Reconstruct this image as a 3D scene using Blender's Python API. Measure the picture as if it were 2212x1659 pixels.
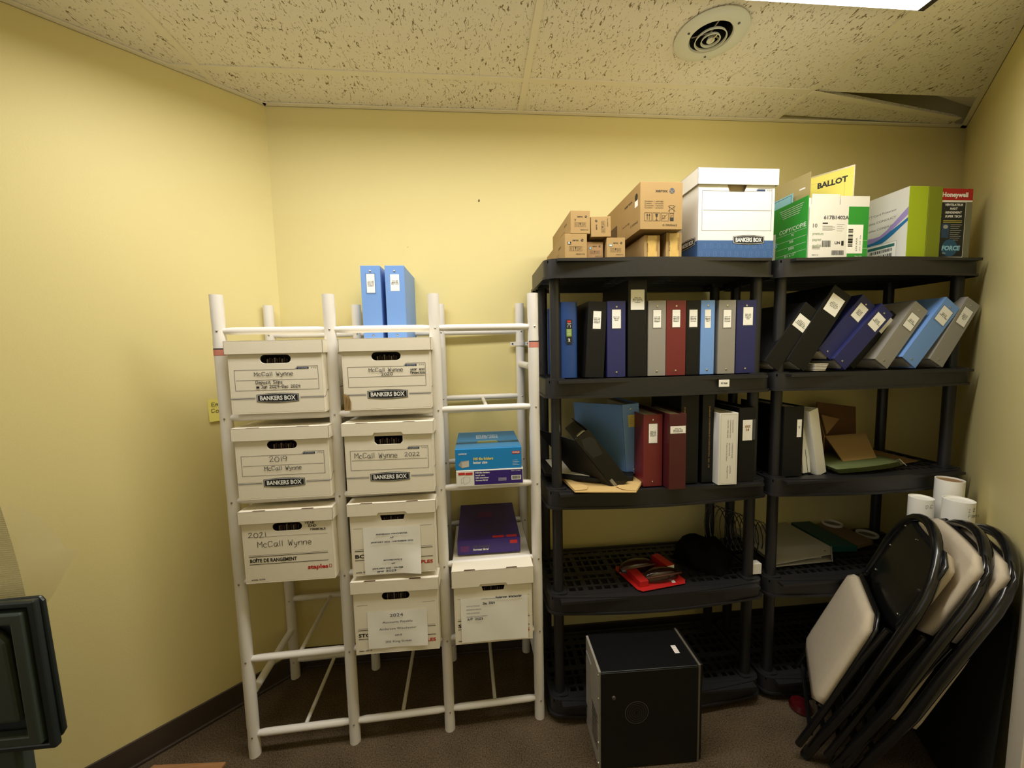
import bpy, math, random
from mathutils import Vector, Matrix
random.seed(7)
SC = bpy.context.scene
COL = SC.collection
for o in list(bpy.data.objects): bpy.data.objects.remove(o)

# ------------------------------------------------------------------ camera
cd = bpy.data.cameras.new('camera'); cam = bpy.data.objects.new('camera', cd); COL.objects.link(cam)
cd.sensor_fit = 'HORIZONTAL'; cd.sensor_width = 36.0; cd.lens = 841.08 / 2212 * 36.0
cd.clip_start = .02
_r = Vector((0.99564453, -0.09055967, -0.02215656)); _u = Vector((0.02980749, 0.08402564, 0.99601767)); _w = Vector((0.08833731, 0.99233998, -0.08635903))
cam.matrix_world = Matrix(((_r.x, _u.x, -_w.x, 0.0), (_r.y, _u.y, -_w.y, -1.8488), (_r.z, _u.z, -_w.z, 1.505), (0, 0, 0, 1)))
SC.camera = cam
# ------------------------------------------------------------------ world, colour
wd = bpy.data.worlds.new('world'); SC.world = wd; wd.use_nodes = True
wd.node_tree.nodes['Background'].inputs[0].default_value = (1, .96, .9, 1)
wd.node_tree.nodes['Background'].inputs[1].default_value = 0.6
SC.view_settings.view_transform = 'Standard'; SC.view_settings.look = 'None'
SC.view_settings.gamma = 1.0; SC.view_settings.use_curve_mapping = False
SC.view_settings.exposure = 0.0
LAMP = 17.5
CEIL = 2.571

# ------------------------------------------------------------------ materials
def lin(c):
    return tuple((x / 12.92 if x <= .04045 else ((x + .055) / 1.055) ** 2.4) for x in [v / 255 for v in c])
MATS = {}
def mat(name, rgb, rough=.6, metal=0, spec=.5, bump=0, bscale=200, var=0, vscale=8, coat=0, emit=0, alpha=1, trans=0):
    if name in MATS: return MATS[name]
    m = bpy.data.materials.new(name); m.use_nodes = True; nt = m.node_tree; b = nt.nodes['Principled BSDF']
    c = (*lin(rgb), 1)
    b.inputs['Base Color'].default_value = c; b.inputs['Roughness'].default_value = rough
    b.inputs['Metallic'].default_value = metal; b.inputs['Specular IOR Level'].default_value = spec
    b.inputs['Coat Weight'].default_value = coat; b.inputs['Coat Roughness'].default_value = .15
    if emit:
        b.inputs['Emission Color'].default_value = c; b.inputs['Emission Strength'].default_value = emit
    if alpha < 1: b.inputs['Alpha'].default_value = alpha
    if trans: b.inputs['Transmission Weight'].default_value = trans
    tc = nt.nodes.new('ShaderNodeTexCoord')
    if var:
        n = nt.nodes.new('ShaderNodeTexNoise'); n.inputs['Scale'].default_value = vscale; n.inputs['Detail'].default_value = 5
        r = nt.nodes.new('ShaderNodeMapRange'); r.inputs[3].default_value = 1 - var; r.inputs[4].default_value = 1 + var
        mx = nt.nodes.new('ShaderNodeMix'); mx.data_type = 'RGBA'; mx.blend_type = 'MULTIPLY'; mx.inputs[0].default_value = 1
        nt.links.new(tc.outputs['Object'], n.inputs['Vector']); nt.links.new(n.outputs['Fac'], r.inputs[0])
        mx.inputs[6].default_value = c; nt.links.new(r.outputs[0], mx.inputs[7]); nt.links.new(mx.outputs[2], b.inputs['Base Color'])
    if bump:
        n = nt.nodes.new('ShaderNodeTexNoise'); n.inputs['Scale'].default_value = bscale; n.inputs['Detail'].default_value = 3
        bp = nt.nodes.new('ShaderNodeBump'); bp.inputs['Strength'].default_value = bump; bp.inputs['Distance'].default_value = .002
        nt.links.new(tc.outputs['Object'], n.inputs['Vector']); nt.links.new(n.outputs['Fac'], bp.inputs['Height']); nt.links.new(bp.outputs[0], b.inputs['Normal'])
    MATS[name] = m; return m

M_wall = mat('yellow_paint', (230, 216, 152), .55, bump=.12, bscale=260, var=.02, vscale=2)
M_base = mat('brown_vinyl', (62, 52, 44), .55)
M_pipe = mat('white_pvc', (236, 232, 226), .35, var=.02, vscale=30)
M_screw = mat('steel', (170, 165, 158), .35, metal=1)
M_card = mat('cream_cardboard', (242, 234, 214), .75, bump=.1, bscale=120, var=.04, vscale=9)
M_cardw = mat('bright_white_cardboard', (234, 232, 224), .6, bump=.05, bscale=120, var=.01)
M_kraft = mat('kraft_cardboard', (166, 136, 86), .8, bump=.1, bscale=90, var=.07, vscale=12)
M_kraftd = mat('brown_cardboard', (158, 124, 82), .85, bump=.1, bscale=90, var=.08, vscale=12)
M_env = mat('manila_paper', (204, 172, 112), .7, var=.04)
M_paper = mat('paper', (252, 250, 242), .8, var=.02, vscale=20)
M_pages = mat('page_block', (214, 206, 186), .85, var=.06, vscale=60)
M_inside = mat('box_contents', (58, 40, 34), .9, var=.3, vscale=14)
M_blk = mat('black_vinyl', (19, 19, 20), .5, spec=.3, bump=.08, bscale=300)
M_blkg = mat('glossy_black', (14, 14, 15), .15)
M_plast = mat('black_plastic', (34, 33, 35), .42, bump=.15, bscale=160)
M_navy = mat('navy_vinyl', (36, 40, 96), .45, bump=.08, bscale=300)
M_blue = mat('blue_vinyl', (30, 66, 128), .4, bump=.08, bscale=300)
M_sky = mat('light_blue_vinyl', (118, 160, 226), .45, bump=.08, bscale=300)
M_grey = mat('grey_vinyl', (150, 146, 138), .5, bump=.08, bscale=300)
M_red = mat('maroon_vinyl', (116, 38, 40), .42, bump=.08, bscale=300)
M_dred = mat('dark_maroon_vinyl', (78, 26, 30), .42, bump=.08, bscale=300)
M_teal = mat('dark_green_vinyl', (28, 84, 80), .45)
M_ink = mat('black_ink', (22, 22, 24), .6)
M_inkg = mat('grey_ink', (84, 84, 88), .7)
M_inkn = mat('navy_ink', (30, 52, 92), .6)
M_inkr = mat('red_ink', (196, 42, 40), .6)
M_inkw = mat('white_ink', (244, 244, 240), .6)
M_inkb = mat('brown_ink', (92, 66, 42), .75)
M_gold = mat('gold_foil', (196, 158, 84), .4, metal=.6)
M_fade = mat('faded_ink', (170, 160, 140), .8)
M_tan = mat('beige_fabric', (204, 190, 166), .95, spec=.2, bump=.5, bscale=500, var=.06, vscale=60)
M_tube = mat('black_enamel', (20, 20, 21), .22, coat=.4)
M_chrome = mat('chrome', (210, 208, 204), .18, metal=1)
M_emit = mat('lamp_lens', (255, 251, 244), .4, emit=LAMP)
M_white_met = mat('white_metal', (226, 222, 210), .4)

def ceil_mat():
    m = bpy.data.materials.new('fissured_tile'); m.use_nodes = True; nt = m.node_tree; N = nt.nodes; L = nt.links; b = N['Principled BSDF']
    b.inputs['Roughness'].default_value = .95; b.inputs['Specular IOR Level'].default_value = .1
    tc = N.new('ShaderNodeTexCoord'); mp = N.new('ShaderNodeMapping'); mp.inputs['Scale'].default_value = (1, .42, 1)
    L.new(tc.outputs['Object'], mp.inputs[0])
    def band(scale, width, mscale, mth, seed):
        a = N.new('ShaderNodeTexNoise'); a.noise_dimensions = '4D'; a.inputs['W'].default_value = seed; a.inputs['Scale'].default_value = scale; a.inputs['Detail'].default_value = 1.0; a.inputs['Distortion'].default_value = .6
        L.new(mp.outputs[0], a.inputs['Vector'])
        s = N.new('ShaderNodeMath'); s.operation = 'SUBTRACT'; s.inputs[1].default_value = .5; L.new(a.outputs['Fac'], s.inputs[0])
        ab = N.new('ShaderNodeMath'); ab.operation = 'ABSOLUTE'; L.new(s.outputs[0], ab.inputs[0])
        lt = N.new('ShaderNodeMath'); lt.operation = 'LESS_THAN'; lt.inputs[1].default_value = width; L.new(ab.outputs[0], lt.inputs[0])
        k = N.new('ShaderNodeTexNoise'); k.noise_dimensions = '4D'; k.inputs['W'].default_value = seed + 3; k.inputs['Scale'].default_value = mscale; k.inputs['Detail'].default_value = 0
        L.new(mp.outputs[0], k.inputs['Vector'])
        gt = N.new('ShaderNodeMath'); gt.operation = 'GREATER_THAN'; gt.inputs[1].default_value = mth; L.new(k.outputs['Fac'], gt.inputs[0])
        mu = N.new('ShaderNodeMath'); mu.operation = 'MULTIPLY'; L.new(lt.outputs[0], mu.inputs[0]); L.new(gt.outputs[0], mu.inputs[1])
        return mu.outputs[0]
    o1 = band(62, .020, 90, .575, 0); o2 = band(190, .03, 160, .66, 9)
    mx = N.new('ShaderNodeMath'); mx.operation = 'MAXIMUM'; L.new(o1, mx.inputs[0]); L.new(o2, mx.inputs[1])
    c = N.new('ShaderNodeMix'); c.data_type = 'RGBA'; c.inputs[6].default_value = (*lin((238, 232, 216)), 1); c.inputs[7].default_value = (*lin((140, 126, 96)), 1)
    L.new(mx.outputs[0], c.inputs[0]); L.new(c.outputs[2], b.inputs['Base Color'])
    n = N.new('ShaderNodeTexNoise'); n.inputs['Scale'].default_value = 300; L.new(tc.outputs['Object'], n.inputs['Vector'])
    bp = N.new('ShaderNodeBump'); bp.inputs['Strength'].default_value = .25; bp.inputs['Distance'].default_value = .003
    L.new(n.outputs['Fac'], bp.inputs['Height']); L.new(bp.outputs[0], b.inputs['Normal'])
    return m
M_tile = ceil_mat()
M_grid = mat('ceiling_grid_paint', (236, 229, 208), .5)

def carpet_mat():
    m = bpy.data.materials.new('brown_carpet'); m.use_nodes = True; nt = m.node_tree; N = nt.nodes; L = nt.links; b = N['Principled BSDF']
    b.inputs['Roughness'].default_value = 1; b.inputs['Specular IOR Level'].default_value = .05
    tc = N.new('ShaderNodeTexCoord')
    n = N.new('ShaderNodeTexNoise'); n.inputs['Scale'].default_value = 210; n.inputs['Detail'].default_value = 5; n.inputs['Roughness'].default_value = .8
    L.new(tc.outputs['Object'], n.inputs['Vector'])
    n2 = N.new('ShaderNodeTexNoise'); n2.inputs['Scale'].default_value = 6; L.new(tc.outputs['Object'], n2.inputs['Vector'])
    r = N.new('ShaderNodeValToRGB'); r.color_ramp.elements[0].position = .34; r.color_ramp.elements[0].color = (*lin((40, 33, 25)), 1)
    r.color_ramp.elements[1].position = .66; r.color_ramp.elements[1].color = (*lin((132, 114, 90)), 1)
    ad = N.new('ShaderNodeMath'); ad.operation = 'MULTIPLY_ADD'; ad.inputs[1].default_value = .15; L.new(n2.outputs['Fac'], ad.inputs[0]); L.new(n.outputs['Fac'], ad.inputs[2])
    sb = N.new('ShaderNodeMath'); sb.operation = 'SUBTRACT'; sb.inputs[1].default_value = .075; L.new(ad.outputs[0], sb.inputs[0])
    L.new(sb.outputs[0], r.inputs[0]); L.new(r.outputs[0], b.inputs['Base Color'])
    bp = N.new('ShaderNodeBump'); bp.inputs['Strength'].default_value = .7; bp.inputs['Distance'].default_value = .006
    L.new(n.outputs['Fac'], bp.inputs['Height']); L.new(bp.outputs[0], b.inputs['Normal'])
    return m
M_carpet = carpet_mat()

def wood_mat():
    m = bpy.data.materials.new('orange_wood'); m.use_nodes = True; nt = m.node_tree; N = nt.nodes; L = nt.links; b = N['Principled BSDF']
    b.inputs['Roughness'].default_value = .4
    tc = N.new('ShaderNodeTexCoord'); mp = N.new('ShaderNodeMapping'); mp.inputs['Scale'].default_value = (4, 60, 60)
    n = N.new('ShaderNodeTexNoise'); n.inputs['Scale'].default_value = 2; n.inputs['Detail'].default_value = 6
    L.new(tc.outputs['Object'], mp.inputs[0]); L.new(mp.outputs[0], n.inputs['Vector'])
    r = N.new('ShaderNodeValToRGB'); r.color_ramp.elements[0].color = (*lin((136, 92, 56)), 1); r.color_ramp.elements[1].color = (*lin((200, 150, 104)), 1)
    L.new(n.outputs['Fac'], r.inputs[0]); L.new(r.outputs[0], b.inputs['Base Color'])
    return m
M_wood = wood_mat()

# ------------------------------------------------------------------ mesh helper
def V3(*a): return Vector(a)
class MB:
    def __init__(s): s.v = []; s.f = []; s.m = []; s.mats = []
    def mi(s, m):
        if m not in s.mats: s.mats.append(m)
        return s.mats.index(m)
    def add(s, vs, fs, m):
        o = len(s.v); s.v += [tuple(x) for x in vs]; k = s.mi(m)
        for f in fs: s.f.append(tuple(i + o for i in f)); s.m.append(k)
    def box(s, x0, x1, y0, y1, z0, z1, m, M=None):
        vs = [(x, y, z) for z in (z0, z1) for y in (y0, y1) for x in (x0, x1)]
        if M: vs = [M @ Vector(v) for v in vs]
        s.add(vs, [(0, 2, 3, 1), (4, 5, 7, 6), (0, 1, 5, 4), (2, 6, 7, 3), (0, 4, 6, 2), (1, 3, 7, 5)], m)
        return s
    def tube(s, path, r, m, seg=12, closed=False, caps=True, rs=None, inner=None):
        P = [Vector(p) for p in path]; n = len(P); T = []
        for i in range(n):
            a = P[(i - 1) % n] if (closed or i) else P[i]; b = P[(i + 1) % n] if (closed or i < n - 1) else P[i]
            t = (b - a); T.append(t.normalized() if t.length > 1e-9 else Vector((0, 0, 1)))
        up = Vector((0, 0, 1)) if abs(T[0].z) < .9 else Vector((1, 0, 0))
        N = (up - T[0] * up.dot(T[0])).normalized(); vs = []; fs = []
        for i in range(n):
            N = (N - T[i] * N.dot(T[i]))
            N = N.normalized() if N.length > 1e-6 else T[i].orthogonal().normalized()
            B = T[i].cross(N); rr = rs[i] if rs else r
            for k in range(seg):
                a = 2 * math.pi * k / seg; vs.append(P[i] + N * (math.cos(a) * rr) + B * (math.sin(a) * rr))
        for i in range(n if closed else n - 1):
            j = (i + 1) % n
            for k in range(seg):
                k2 = (k + 1) % seg; fs.append((i * seg + k, i * seg + k2, j * seg + k2, j * seg + k))
        if caps and not closed:
            fs.append(tuple(range(seg - 1, -1, -1))); fs.append(tuple((n - 1) * seg + k for k in range(seg)))
        s.add(vs, fs, m); return s
    def lathe(s, prof, m, c=(0, 0, 0), seg=32, axis='z', M=None):
        vs = []; fs = []
        for (r, z) in prof:
            for k in range(seg):
                a = 2 * math.pi * k / seg; vs.append(Vector((c[0] + r * math.cos(a), c[1] + r * math.sin(a), c[2] + z)))
        if M: vs = [M @ v for v in vs]
        for i in range(len(prof) - 1):
            for k in range(seg):
                k2 = (k + 1) % seg; fs.append((i * seg + k, i * seg + k2, (i + 1) * seg + k2, (i + 1) * seg + k))
        s.add(vs, fs, m); return s
    def prism(s, poly, h0, h1, m, M=None):       # poly in xy, extruded in z
        n = len(poly); vs = [Vector((x, y, h0)) for x, y in poly] + [Vector((x, y, h1)) for x, y in poly]
        if M: vs = [M @ v for v in vs]
        s.add(vs, [tuple(range(n - 1, -1, -1)), tuple(range(n, 2 * n))] + [(i, (i + 1) % n, n + (i + 1) % n, n + i) for i in range(n)], m); return s
    def ring(s, outer, inner, h0, h1, m, M=None):
        n = len(outer)
        vs = [Vector((x, y, h)) for h in (h0, h1) for x, y in outer] + [Vector((x, y, h)) for h in (h0, h1) for x, y in inner]
        if M: vs = [M @ v for v in vs]
        fs = []
        for i in range(n):
            j = (i + 1) % n
            fs += [(i, j, n + j, n + i), (2 * n + j, 2 * n + i, 3 * n + i, 3 * n + j), (n + i, n + j, 3 * n + j, 3 * n + i), (j, i, 2 * n + i, 2 * n + j)]
        s.add(vs, fs, m); return s
    def sheet(s, pts, t, m):                      # polygon in space with thickness
        P = [Vector(p) for p in pts]; nrm = (P[1] - P[0]).cross(P[2] - P[1]).normalized() * t; n = len(P)
        s.add(P + [p + nrm for p in P], [tuple(range(n - 1, -1, -1)), tuple(range(n, 2 * n))] + [(i, (i + 1) % n, n + (i + 1) % n, n + i) for i in range(n)], m); return s
    def build(s, name, parent=None, smooth=False, bevel=0, M=None, label=None):
        me = bpy.data.meshes.new(name); me.from_pydata(s.v, [], s.f)
        for m in s.mats: me.materials.append(m)
        me.polygons.foreach_set('material_index', s.m); me.update()
        import bmesh
        bm = bmesh.new(); bm.from_mesh(me); bmesh.ops.recalc_face_normals(bm, faces=bm.faces); bm.to_mesh(me); bm.free()
        o = bpy.data.objects.new(name, me); COL.objects.link(o)
        if parent: o.parent = parent
        if M: o.matrix_local = M
        if smooth:
            me.polygons.foreach_set('use_smooth', [True] * len(me.polygons)); me.update()
            if smooth != 'all':
                try: me.set_sharp_from_angle(angle=math.radians(40))
                except Exception: pass
        if bevel:
            b = o.modifiers.new('bevel', 'BEVEL'); b.width = bevel; b.segments = 2; b.limit_method = 'ANGLE'; b.angle_limit = math.radians(40)
        if label: o['label'] = label
        return o
def thing(name, label, cat, loc=(0, 0, 0), rz=0, group=None, M=None):
    o = bpy.data.objects.new(name, None); COL.objects.link(o); o.empty_display_size = .05
    if M: o.matrix_world = M
    else: o.location = loc; o.rotation_euler = (0, 0, rz)
    o['label'] = label; o['category'] = cat
    if group: o['group'] = group
    return o
def tag(o, label, cat, group=None):
    o['label'] = label; o['category'] = cat
    if group: o['group'] = group
    return o
def struct(o): o['kind'] = 'structure'; return o
def basis(O, X, Z):
    X = Vector(X).normalized(); Z = Vector(Z).normalized(); Y = Z.cross(X)
    return Matrix(((X.x, Y.x, Z.x, O[0]), (X.y, Y.y, Z.y, O[1]), (X.z, Y.z, Z.z, O[2]), (0, 0, 0, 1)))
def arc(cx, cy, r, a0, a1, n): return [(cx + r * math.cos(math.radians(a0 + (a1 - a0) * i / n)), cy + r * math.sin(math.radians(a0 + (a1 - a0) * i / n))) for i in range(n + 1)]
def rrect(x0, x1, y0, y1, r, n=5):
    return arc(x1 - r, y0 + r, r, -90, 0, n) + arc(x1 - r, y1 - r, r, 0, 90, n) + arc(x0 + r, y1 - r, r, 90, 180, n) + arc(x0 + r, y0 + r, r, 180, 270, n)

# ------------------------------------------------------------------ printing
_tc = {}
def textmesh(t, bold=0.0, shear=0.0):
    k = (t, bold, shear)
    if k not in _tc:
        c = bpy.data.curves.new('t', 'FONT'); c.body = t; c.size = 1; c.offset = bold; c.shear = shear; c.resolution_u = 2
        o = bpy.data.objects.new('t', c); me = bpy.data.meshes.new_from_object(o)
        vs = [(v.co.x, v.co.y) for v in me.vertices]; fs = [tuple(p.vertices) for p in me.polygons]
        bpy.data.objects.remove(o); bpy.data.curves.remove(c); bpy.data.meshes.remove(me)
        x0 = min([v[0] for v in vs] or [0]); x1 = max([v[0] for v in vs] or [1])
        _tc[k] = ([(a - x0, b) for a, b in vs], fs, x1 - x0)
    return _tc[k]
HAND = {'M': '0208254842', 'c': '35261605031232', 'C': '47381807031243', 'a': '36160503122235 363342', 'l': '1812', 'W': '0812263248', 'y': '061323 362100',
 'n': '0602 0416363532', 'e': '043435261605031232', 'D': '08022234463808', 'p': '0600 051636341303', 'o': '160503122233352616', 's': '361605332202', 'i': '1612 1817',
 't': '18132232 0626', 'S': '473818071535433202', 'J': '1848 38331202', '2': '071838360242', '0': '180604123244463818', '4': '080545 3832', '1': '1812',
 '9': '473818061546 4732', '3': '07183715342202', '-': '0545', 'Y': '0825 4825 2522', 'E': '48080242 0535', 'A': '022842 1434', 'R': '020838360542', 'N': '02084248',
 'F': '480802 0535', 'I': '1812', 'L': '080242', 'r': '0602 041636', 'd': '36160503122233 3832', 'f': '38281712 0626', 'P': '0208383605', '/': '0238',
 'h': '0802 04163532', 'm': '0602 04162522 24364542', 'u': '0603122235 3632', '.': '1213', 'k': '0802 3605 1532', 'G': '4738180703123244 2444', ',': '1201', 'b': '0802 05163532'}
HW = {'i': 2.2, 'l': 2.2, 't': 3.2, '1': 2.6, 'I': 2.4, '-': 5, '.': 2, 'r': 3.8, 'f': 3.6}
class Print:
    """marks lying on one face: frame O + u*U + v*V, raised a hair along N"""
    def __init__(s, O, U, V, N):
        s.O = Vector(O); s.U = Vector(U).normalized(); s.V = Vector(V).normalized(); s.N = Vector(N).normalized(); s.mb = MB(); s.h = .0004
    def p(s, u, v): return s.O + s.U * u + s.V * v + s.N * s.h
    def up(s, d=.00025): s.h += d; return s
    def poly(s, pts, m): s.mb.add([s.p(*q) for q in pts], [tuple(range(len(pts)))], m); return s
    def rect(s, u0, v0, u1, v1, m): return s.poly([(u0, v0), (u1, v0), (u1, v1), (u0, v1)], m)
    def line(s, pts, w, m):
        for (a, b), (c, d) in zip(pts, pts[1:]):
            L = math.hypot(c - a, d - b) or 1e-9; nx, ny = -(d - b) / L * w / 2, (c - a) / L * w / 2; ex, ey = (c - a) / L * w * .3, (d - b) / L * w * .3
            s.poly([(a - ex + nx, b - ey + ny), (a - ex - nx, b - ey - ny), (c + ex - nx, d + ey - ny), (c + ex + nx, d + ey + ny)], m)
        return s
    def frame(s, u0, v0, u1, v1, w, m): return s.line([(u0, v0), (u1, v0), (u1, v1), (u0, v1), (u0, v0)], w, m)
    def text(s, t, u, v, cap, m, width=None, al='l', bold=0, shear=0, rot=0):
        vs, fs, W = textmesh(t, bold, shear); k = cap / .70; sx = width / W if width else k
        w = W * sx; off = {'l': 0, 'c': -w / 2, 'r': -w}[al]; cr, sr = math.cos(math.radians(rot)), math.sin(math.radians(rot)); P = []
        for a, b in vs:
            x, y = a * sx + off, b * k; P.append(s.p(u + x * cr - y * sr, v + x * sr + y * cr))
        s.mb.add(P, fs, m); return s
    def hand(s, t, u, v, cap, m, width=None, th=.0016, slope=0.0, rot=0):
        k = cap / 6.0; adv = 0; A = []
        for ch in t:
            if ch != ' ':
                A.append((ch, adv)); adv += HW.get(ch, 5.4 if (ch.isupper() or ch.isdigit()) else 4.4)
            else: adv += 4.5
        sx = width / adv if width else k
        for ch, x0 in A:
            jy = random.uniform(-.35, .35)
            for st in HAND.get(ch, '1813').split():
                pts = []
                for i in range(0, len(st), 2):
                    x = (int(st[i]) + x0 + random.uniform(-.12, .12)) * sx; y = (int(st[i + 1]) - 2 + jy) * k
                    pts.append((u + x + y * slope, v + y + x * rot))
                s.line(pts, th, m)
        return s
    def build(s, parent, name='printing'):
        return s.mb.build(name, parent)
def F_front(x0, y, z0): return Print((x0, y, z0), (1, 0, 0), (0, 0, 1), (0, -1, 0))
def F_left(x, yb, z0): return Print((x, yb, z0), (0, -1, 0), (0, 0, 1), (-1, 0, 0))
def F_top(x0, yf, z): return Print((x0, yf, z), (1, 0, 0), (0, 1, 0), (0, 0, 1))
def barcode(P, u0, v0, w, h, m=None, n=26):
    x = u0
    while x < u0 + w:
        b = random.choice([.4, .7, 1.1]) * w / n; P.rect(x, v0, min(x + b, u0 + w), v0 + h, m or M_ink); x += b + random.choice([.5, .8]) * w / n
def hole_panel(mb, x0, x1, z0, z1, hole, y, t, m, M=None):
    """upright panel with a star-shaped opening"""
    cx = sum(p[0] for p in hole) / len(hole); cz = sum(p[1] for p in hole) / len(hole); outer = []
    corners = [(x0, z0), (x1, z0), (x1, z1), (x0, z1)]; pts = list(hole); pts.sort(key=lambda p: math.atan2(p[1] - cz, p[0] - cx))
    def ray(a):
        dx, dz = math.cos(a), math.sin(a); tt = min([((x1 - cx) / dx if dx > 1e-9 else (x0 - cx) / dx if dx < -1e-9 else 1e9), ((z1 - cz) / dz if dz > 1e-9 else (z0 - cz) / dz if dz < -1e-9 else 1e9)])
        return (cx + dx * tt, cz + dz * tt)
    A = [math.atan2(p[1] - cz, p[0] - cx) for p in pts]; items = [(a, p) for a, p in zip(A, pts)]
    for c in corners:
        a = math.atan2(c[1] - cz, c[0] - cx); k = len(items)
        # nearest interpolated hole point for this corner direction
        lo = max([q for q in items if q[0] <= a], default=items[-1], key=lambda q: q[0]); hi = min([q for q in items if q[0] >= a], default=items[0], key=lambda q: q[0])
        items.append((a, ((lo[1][0] + hi[1][0]) / 2, (lo[1][1] + hi[1][1]) / 2)))
    items.sort(key=lambda q: q[0]); inn = [q[1] for q in items]; out = [ray(q[0]) for q in items]
    M = M or Matrix(((1, 0, 0, 0), (0, 0, 1, 0), (0, 1, 0, 0), (0, 0, 0, 1)))
    mb.ring(out, inn, y, y + t, m, M=M)
# ------------------------------------------------------------------ the room
Lc = Vector((-.87, 0)); Ld = Vector((-.731, -.682)); Rc = Vector((2.49, 0)); Rd = Vector((-.7135, -.7005))
L1 = Lc + Ld * 4.2; R1 = Rc + Rd * 6.0
def wallslab(name, a, b, t=.08):
    a = Vector(a); b = Vector(b); d = (b - a).normalized(); n = Vector((d.y, -d.x)) * t      # outward on the right of travel
    mb = MB(); mb.prism([tuple(a), tuple(b), tuple(b + n), tuple(a + n)], 0, CEIL + .25, M_wall); return struct(mb.build(name))

def wall(name, a, b): 
    a = Vector(a); b = Vector(b); d = (b - a).normalized(); n = Vector((-d.y, d.x)); c = (a + b) / 2
    if (Vector((0, -1.8)) - c).dot(n) > 0: n = -n
    mb = MB(); mb.prism([tuple(a), tuple(b), tuple(b + n * .08), tuple(a + n * .08)], 0, CEIL + .25, M_wall); return struct(mb.build(name))
wall('wall_back', Lc, Rc); wall('wall_left', Lc, L1); wall('wall_right', Rc, R1)     # the room stays open behind the camera
mb = MB(); mb.prism([tuple(Lc + Vector((0, .08))), tuple(L1), tuple(R1), tuple(Rc + Vector((.05, .08)))], -.06, 0, M_carpet); struct(mb.build('floor'))
def baseboard(name, a, b, h=.10, t=.008):
    a = Vector(a); b = Vector(b); d = (b - a).normalized(); n = Vector((-d.y, d.x)); c = (a + b) / 2
    if (Vector((0, -1.8)) - c).dot(n) < 0: n = -n
    mb = MB(); mb.prism([tuple(a), tuple(b), tuple(b + n * t), tuple(a + n * t)], 0, h, M_base)
    mb.prism([tuple(a), tuple(b), tuple(b + n * t * 2), tuple(a + n * t * 2)], 0, .012, M_base); return struct(mb.build(name, bevel=.003))
baseboard('baseboard_back', Lc, Rc); baseboard('baseboard_left', Lc, L1); baseboard('baseboard_right', Rc, R1)
# wall scuffs
P = Print((0, 0, 0), (1, 0, 0), (0, 0, 1), (0, -1, 0))
P.poly([(.027, 2.185), (.033, 2.182), (.036, 2.19), (.031, 2.197)], M_inkb); P.poly([(-.3, 1.98), (-.294, 1.98), (-.295, 1.984)], M_fade)
struct(P.build(None, 'trim_6'))

# ceiling: tiles resting in a T-bar grid, cut to the room
GX = .2272; TW = 1.2192; GY = -.2192; TD = .6096
def clip(poly, p, n):
    out = []
    for i in range(len(poly)):
        a = poly[i]; b = poly[(i + 1) % len(poly)]; da = (a[0] - p[0]) * n[0] + (a[1] - p[1]) * n[1]; db = (b[0] - p[0]) * n[0] + (b[1] - p[1]) * n[1]
        if da >= 0: out.append(a)
        if da * db < 0: t = da / (da - db); out.append((a[0] + (b[0] - a[0]) * t, a[1] + (b[1] - a[1]) * t))
    return out
halfs = [((0, 0), (0, -1)), (tuple(Lc), (.682, -.731)), (tuple(Rc), (-.7005, .7135))]
ceil = bpy.data.objects.new('ceiling', None); COL.objects.link(ceil); struct(ceil)
ys = [0.0] + [GY - TD * i for i in range(8)]
for i in range(-3, 3):
    for j in range(len(ys) - 1):
        x0 = GX + TW * i; poly = [(x0, ys[j + 1]), (x0 + TW, ys[j + 1]), (x0 + TW, ys[j]), (x0, ys[j])]
        for p_, n_ in halfs: poly = clip(poly, p_, n_) if poly else poly
        if len(poly) < 3: continue
        sag = (i == 1 and j == 0); lift = (i == 1 and j == 1)
        if sag:      # the back corner tile hangs askew, leaving a dark gap
            mb = MB(); q = [(x0 + .01, -.215, .006), (x0 + .01, -.028, .016), (2.405, -.012, .001), (2.345, -.07, .001)]
            vs = [Vector((a, b, CEIL + c)) for a, b, c in q] + [Vector((a, b, CEIL + c + .016)) for a, b, c in q]
            mb.add(vs, [(3, 2, 1, 0), (4, 5, 6, 7), (0, 1, 5, 4), (1, 2, 6, 5), (2, 3, 7, 6), (3, 0, 4, 7)], M_tile); mb.build('ceiling_tile', ceil)
            mb = MB(); mb.sheet([(1.95, -.20, CEIL + .045), (2.28, -.20, CEIL + .03), (2.40, -.10, CEIL + .03), (2.30, -.11, CEIL + .045)], .01, M_grid); mb.build('ceiling_tile', ceil)
        else:
            mb = MB()
            if i == 0 and j == 1: hole_panel(mb, x0, x0 + TW, ys[2], ys[1], arc(.836, -.478, .075, 0, 345, 23), CEIL + .003, .015, M_tile, M=Matrix.Identity(4))
            else: mb.prism(poly, CEIL + .003, CEIL + .018, M_tile)
            mb.build('ceiling_tile', ceil)
def bar(name, a, b, w=.024, z0=None, zt=.003):
    z0 = (CEIL - .0006 if abs(a[0] - b[0]) < 1e-6 else CEIL) if z0 is None else z0
    a = Vector(a); b = Vector(b); d = (b - a).normalized(); n = Vector((-d.y, d.x)) * w / 2; z = CEIL if z0 is None else z0
    mb = MB(); mb.prism([tuple(a + n), tuple(b + n), tuple(b - n), tuple(a - n)], z - .001, z + zt, M_grid); return mb.build(name, ceil)
for i in range(-3, 3):
    x = GX + TW * i; seg = [(x, 0), (x, -4)]
    ya, yb = 0.0, -4.0
    # keep the bar between the two side walls
    if x < Lc.x: ya = -( (Lc.x - x) * .682 / .731)
    tR = (Rc.x - x) * .7005 / .7135
    yb = max(yb, -tR)
    if ya > yb: bar('grid_bar', (x, ya), (x, yb))
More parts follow.
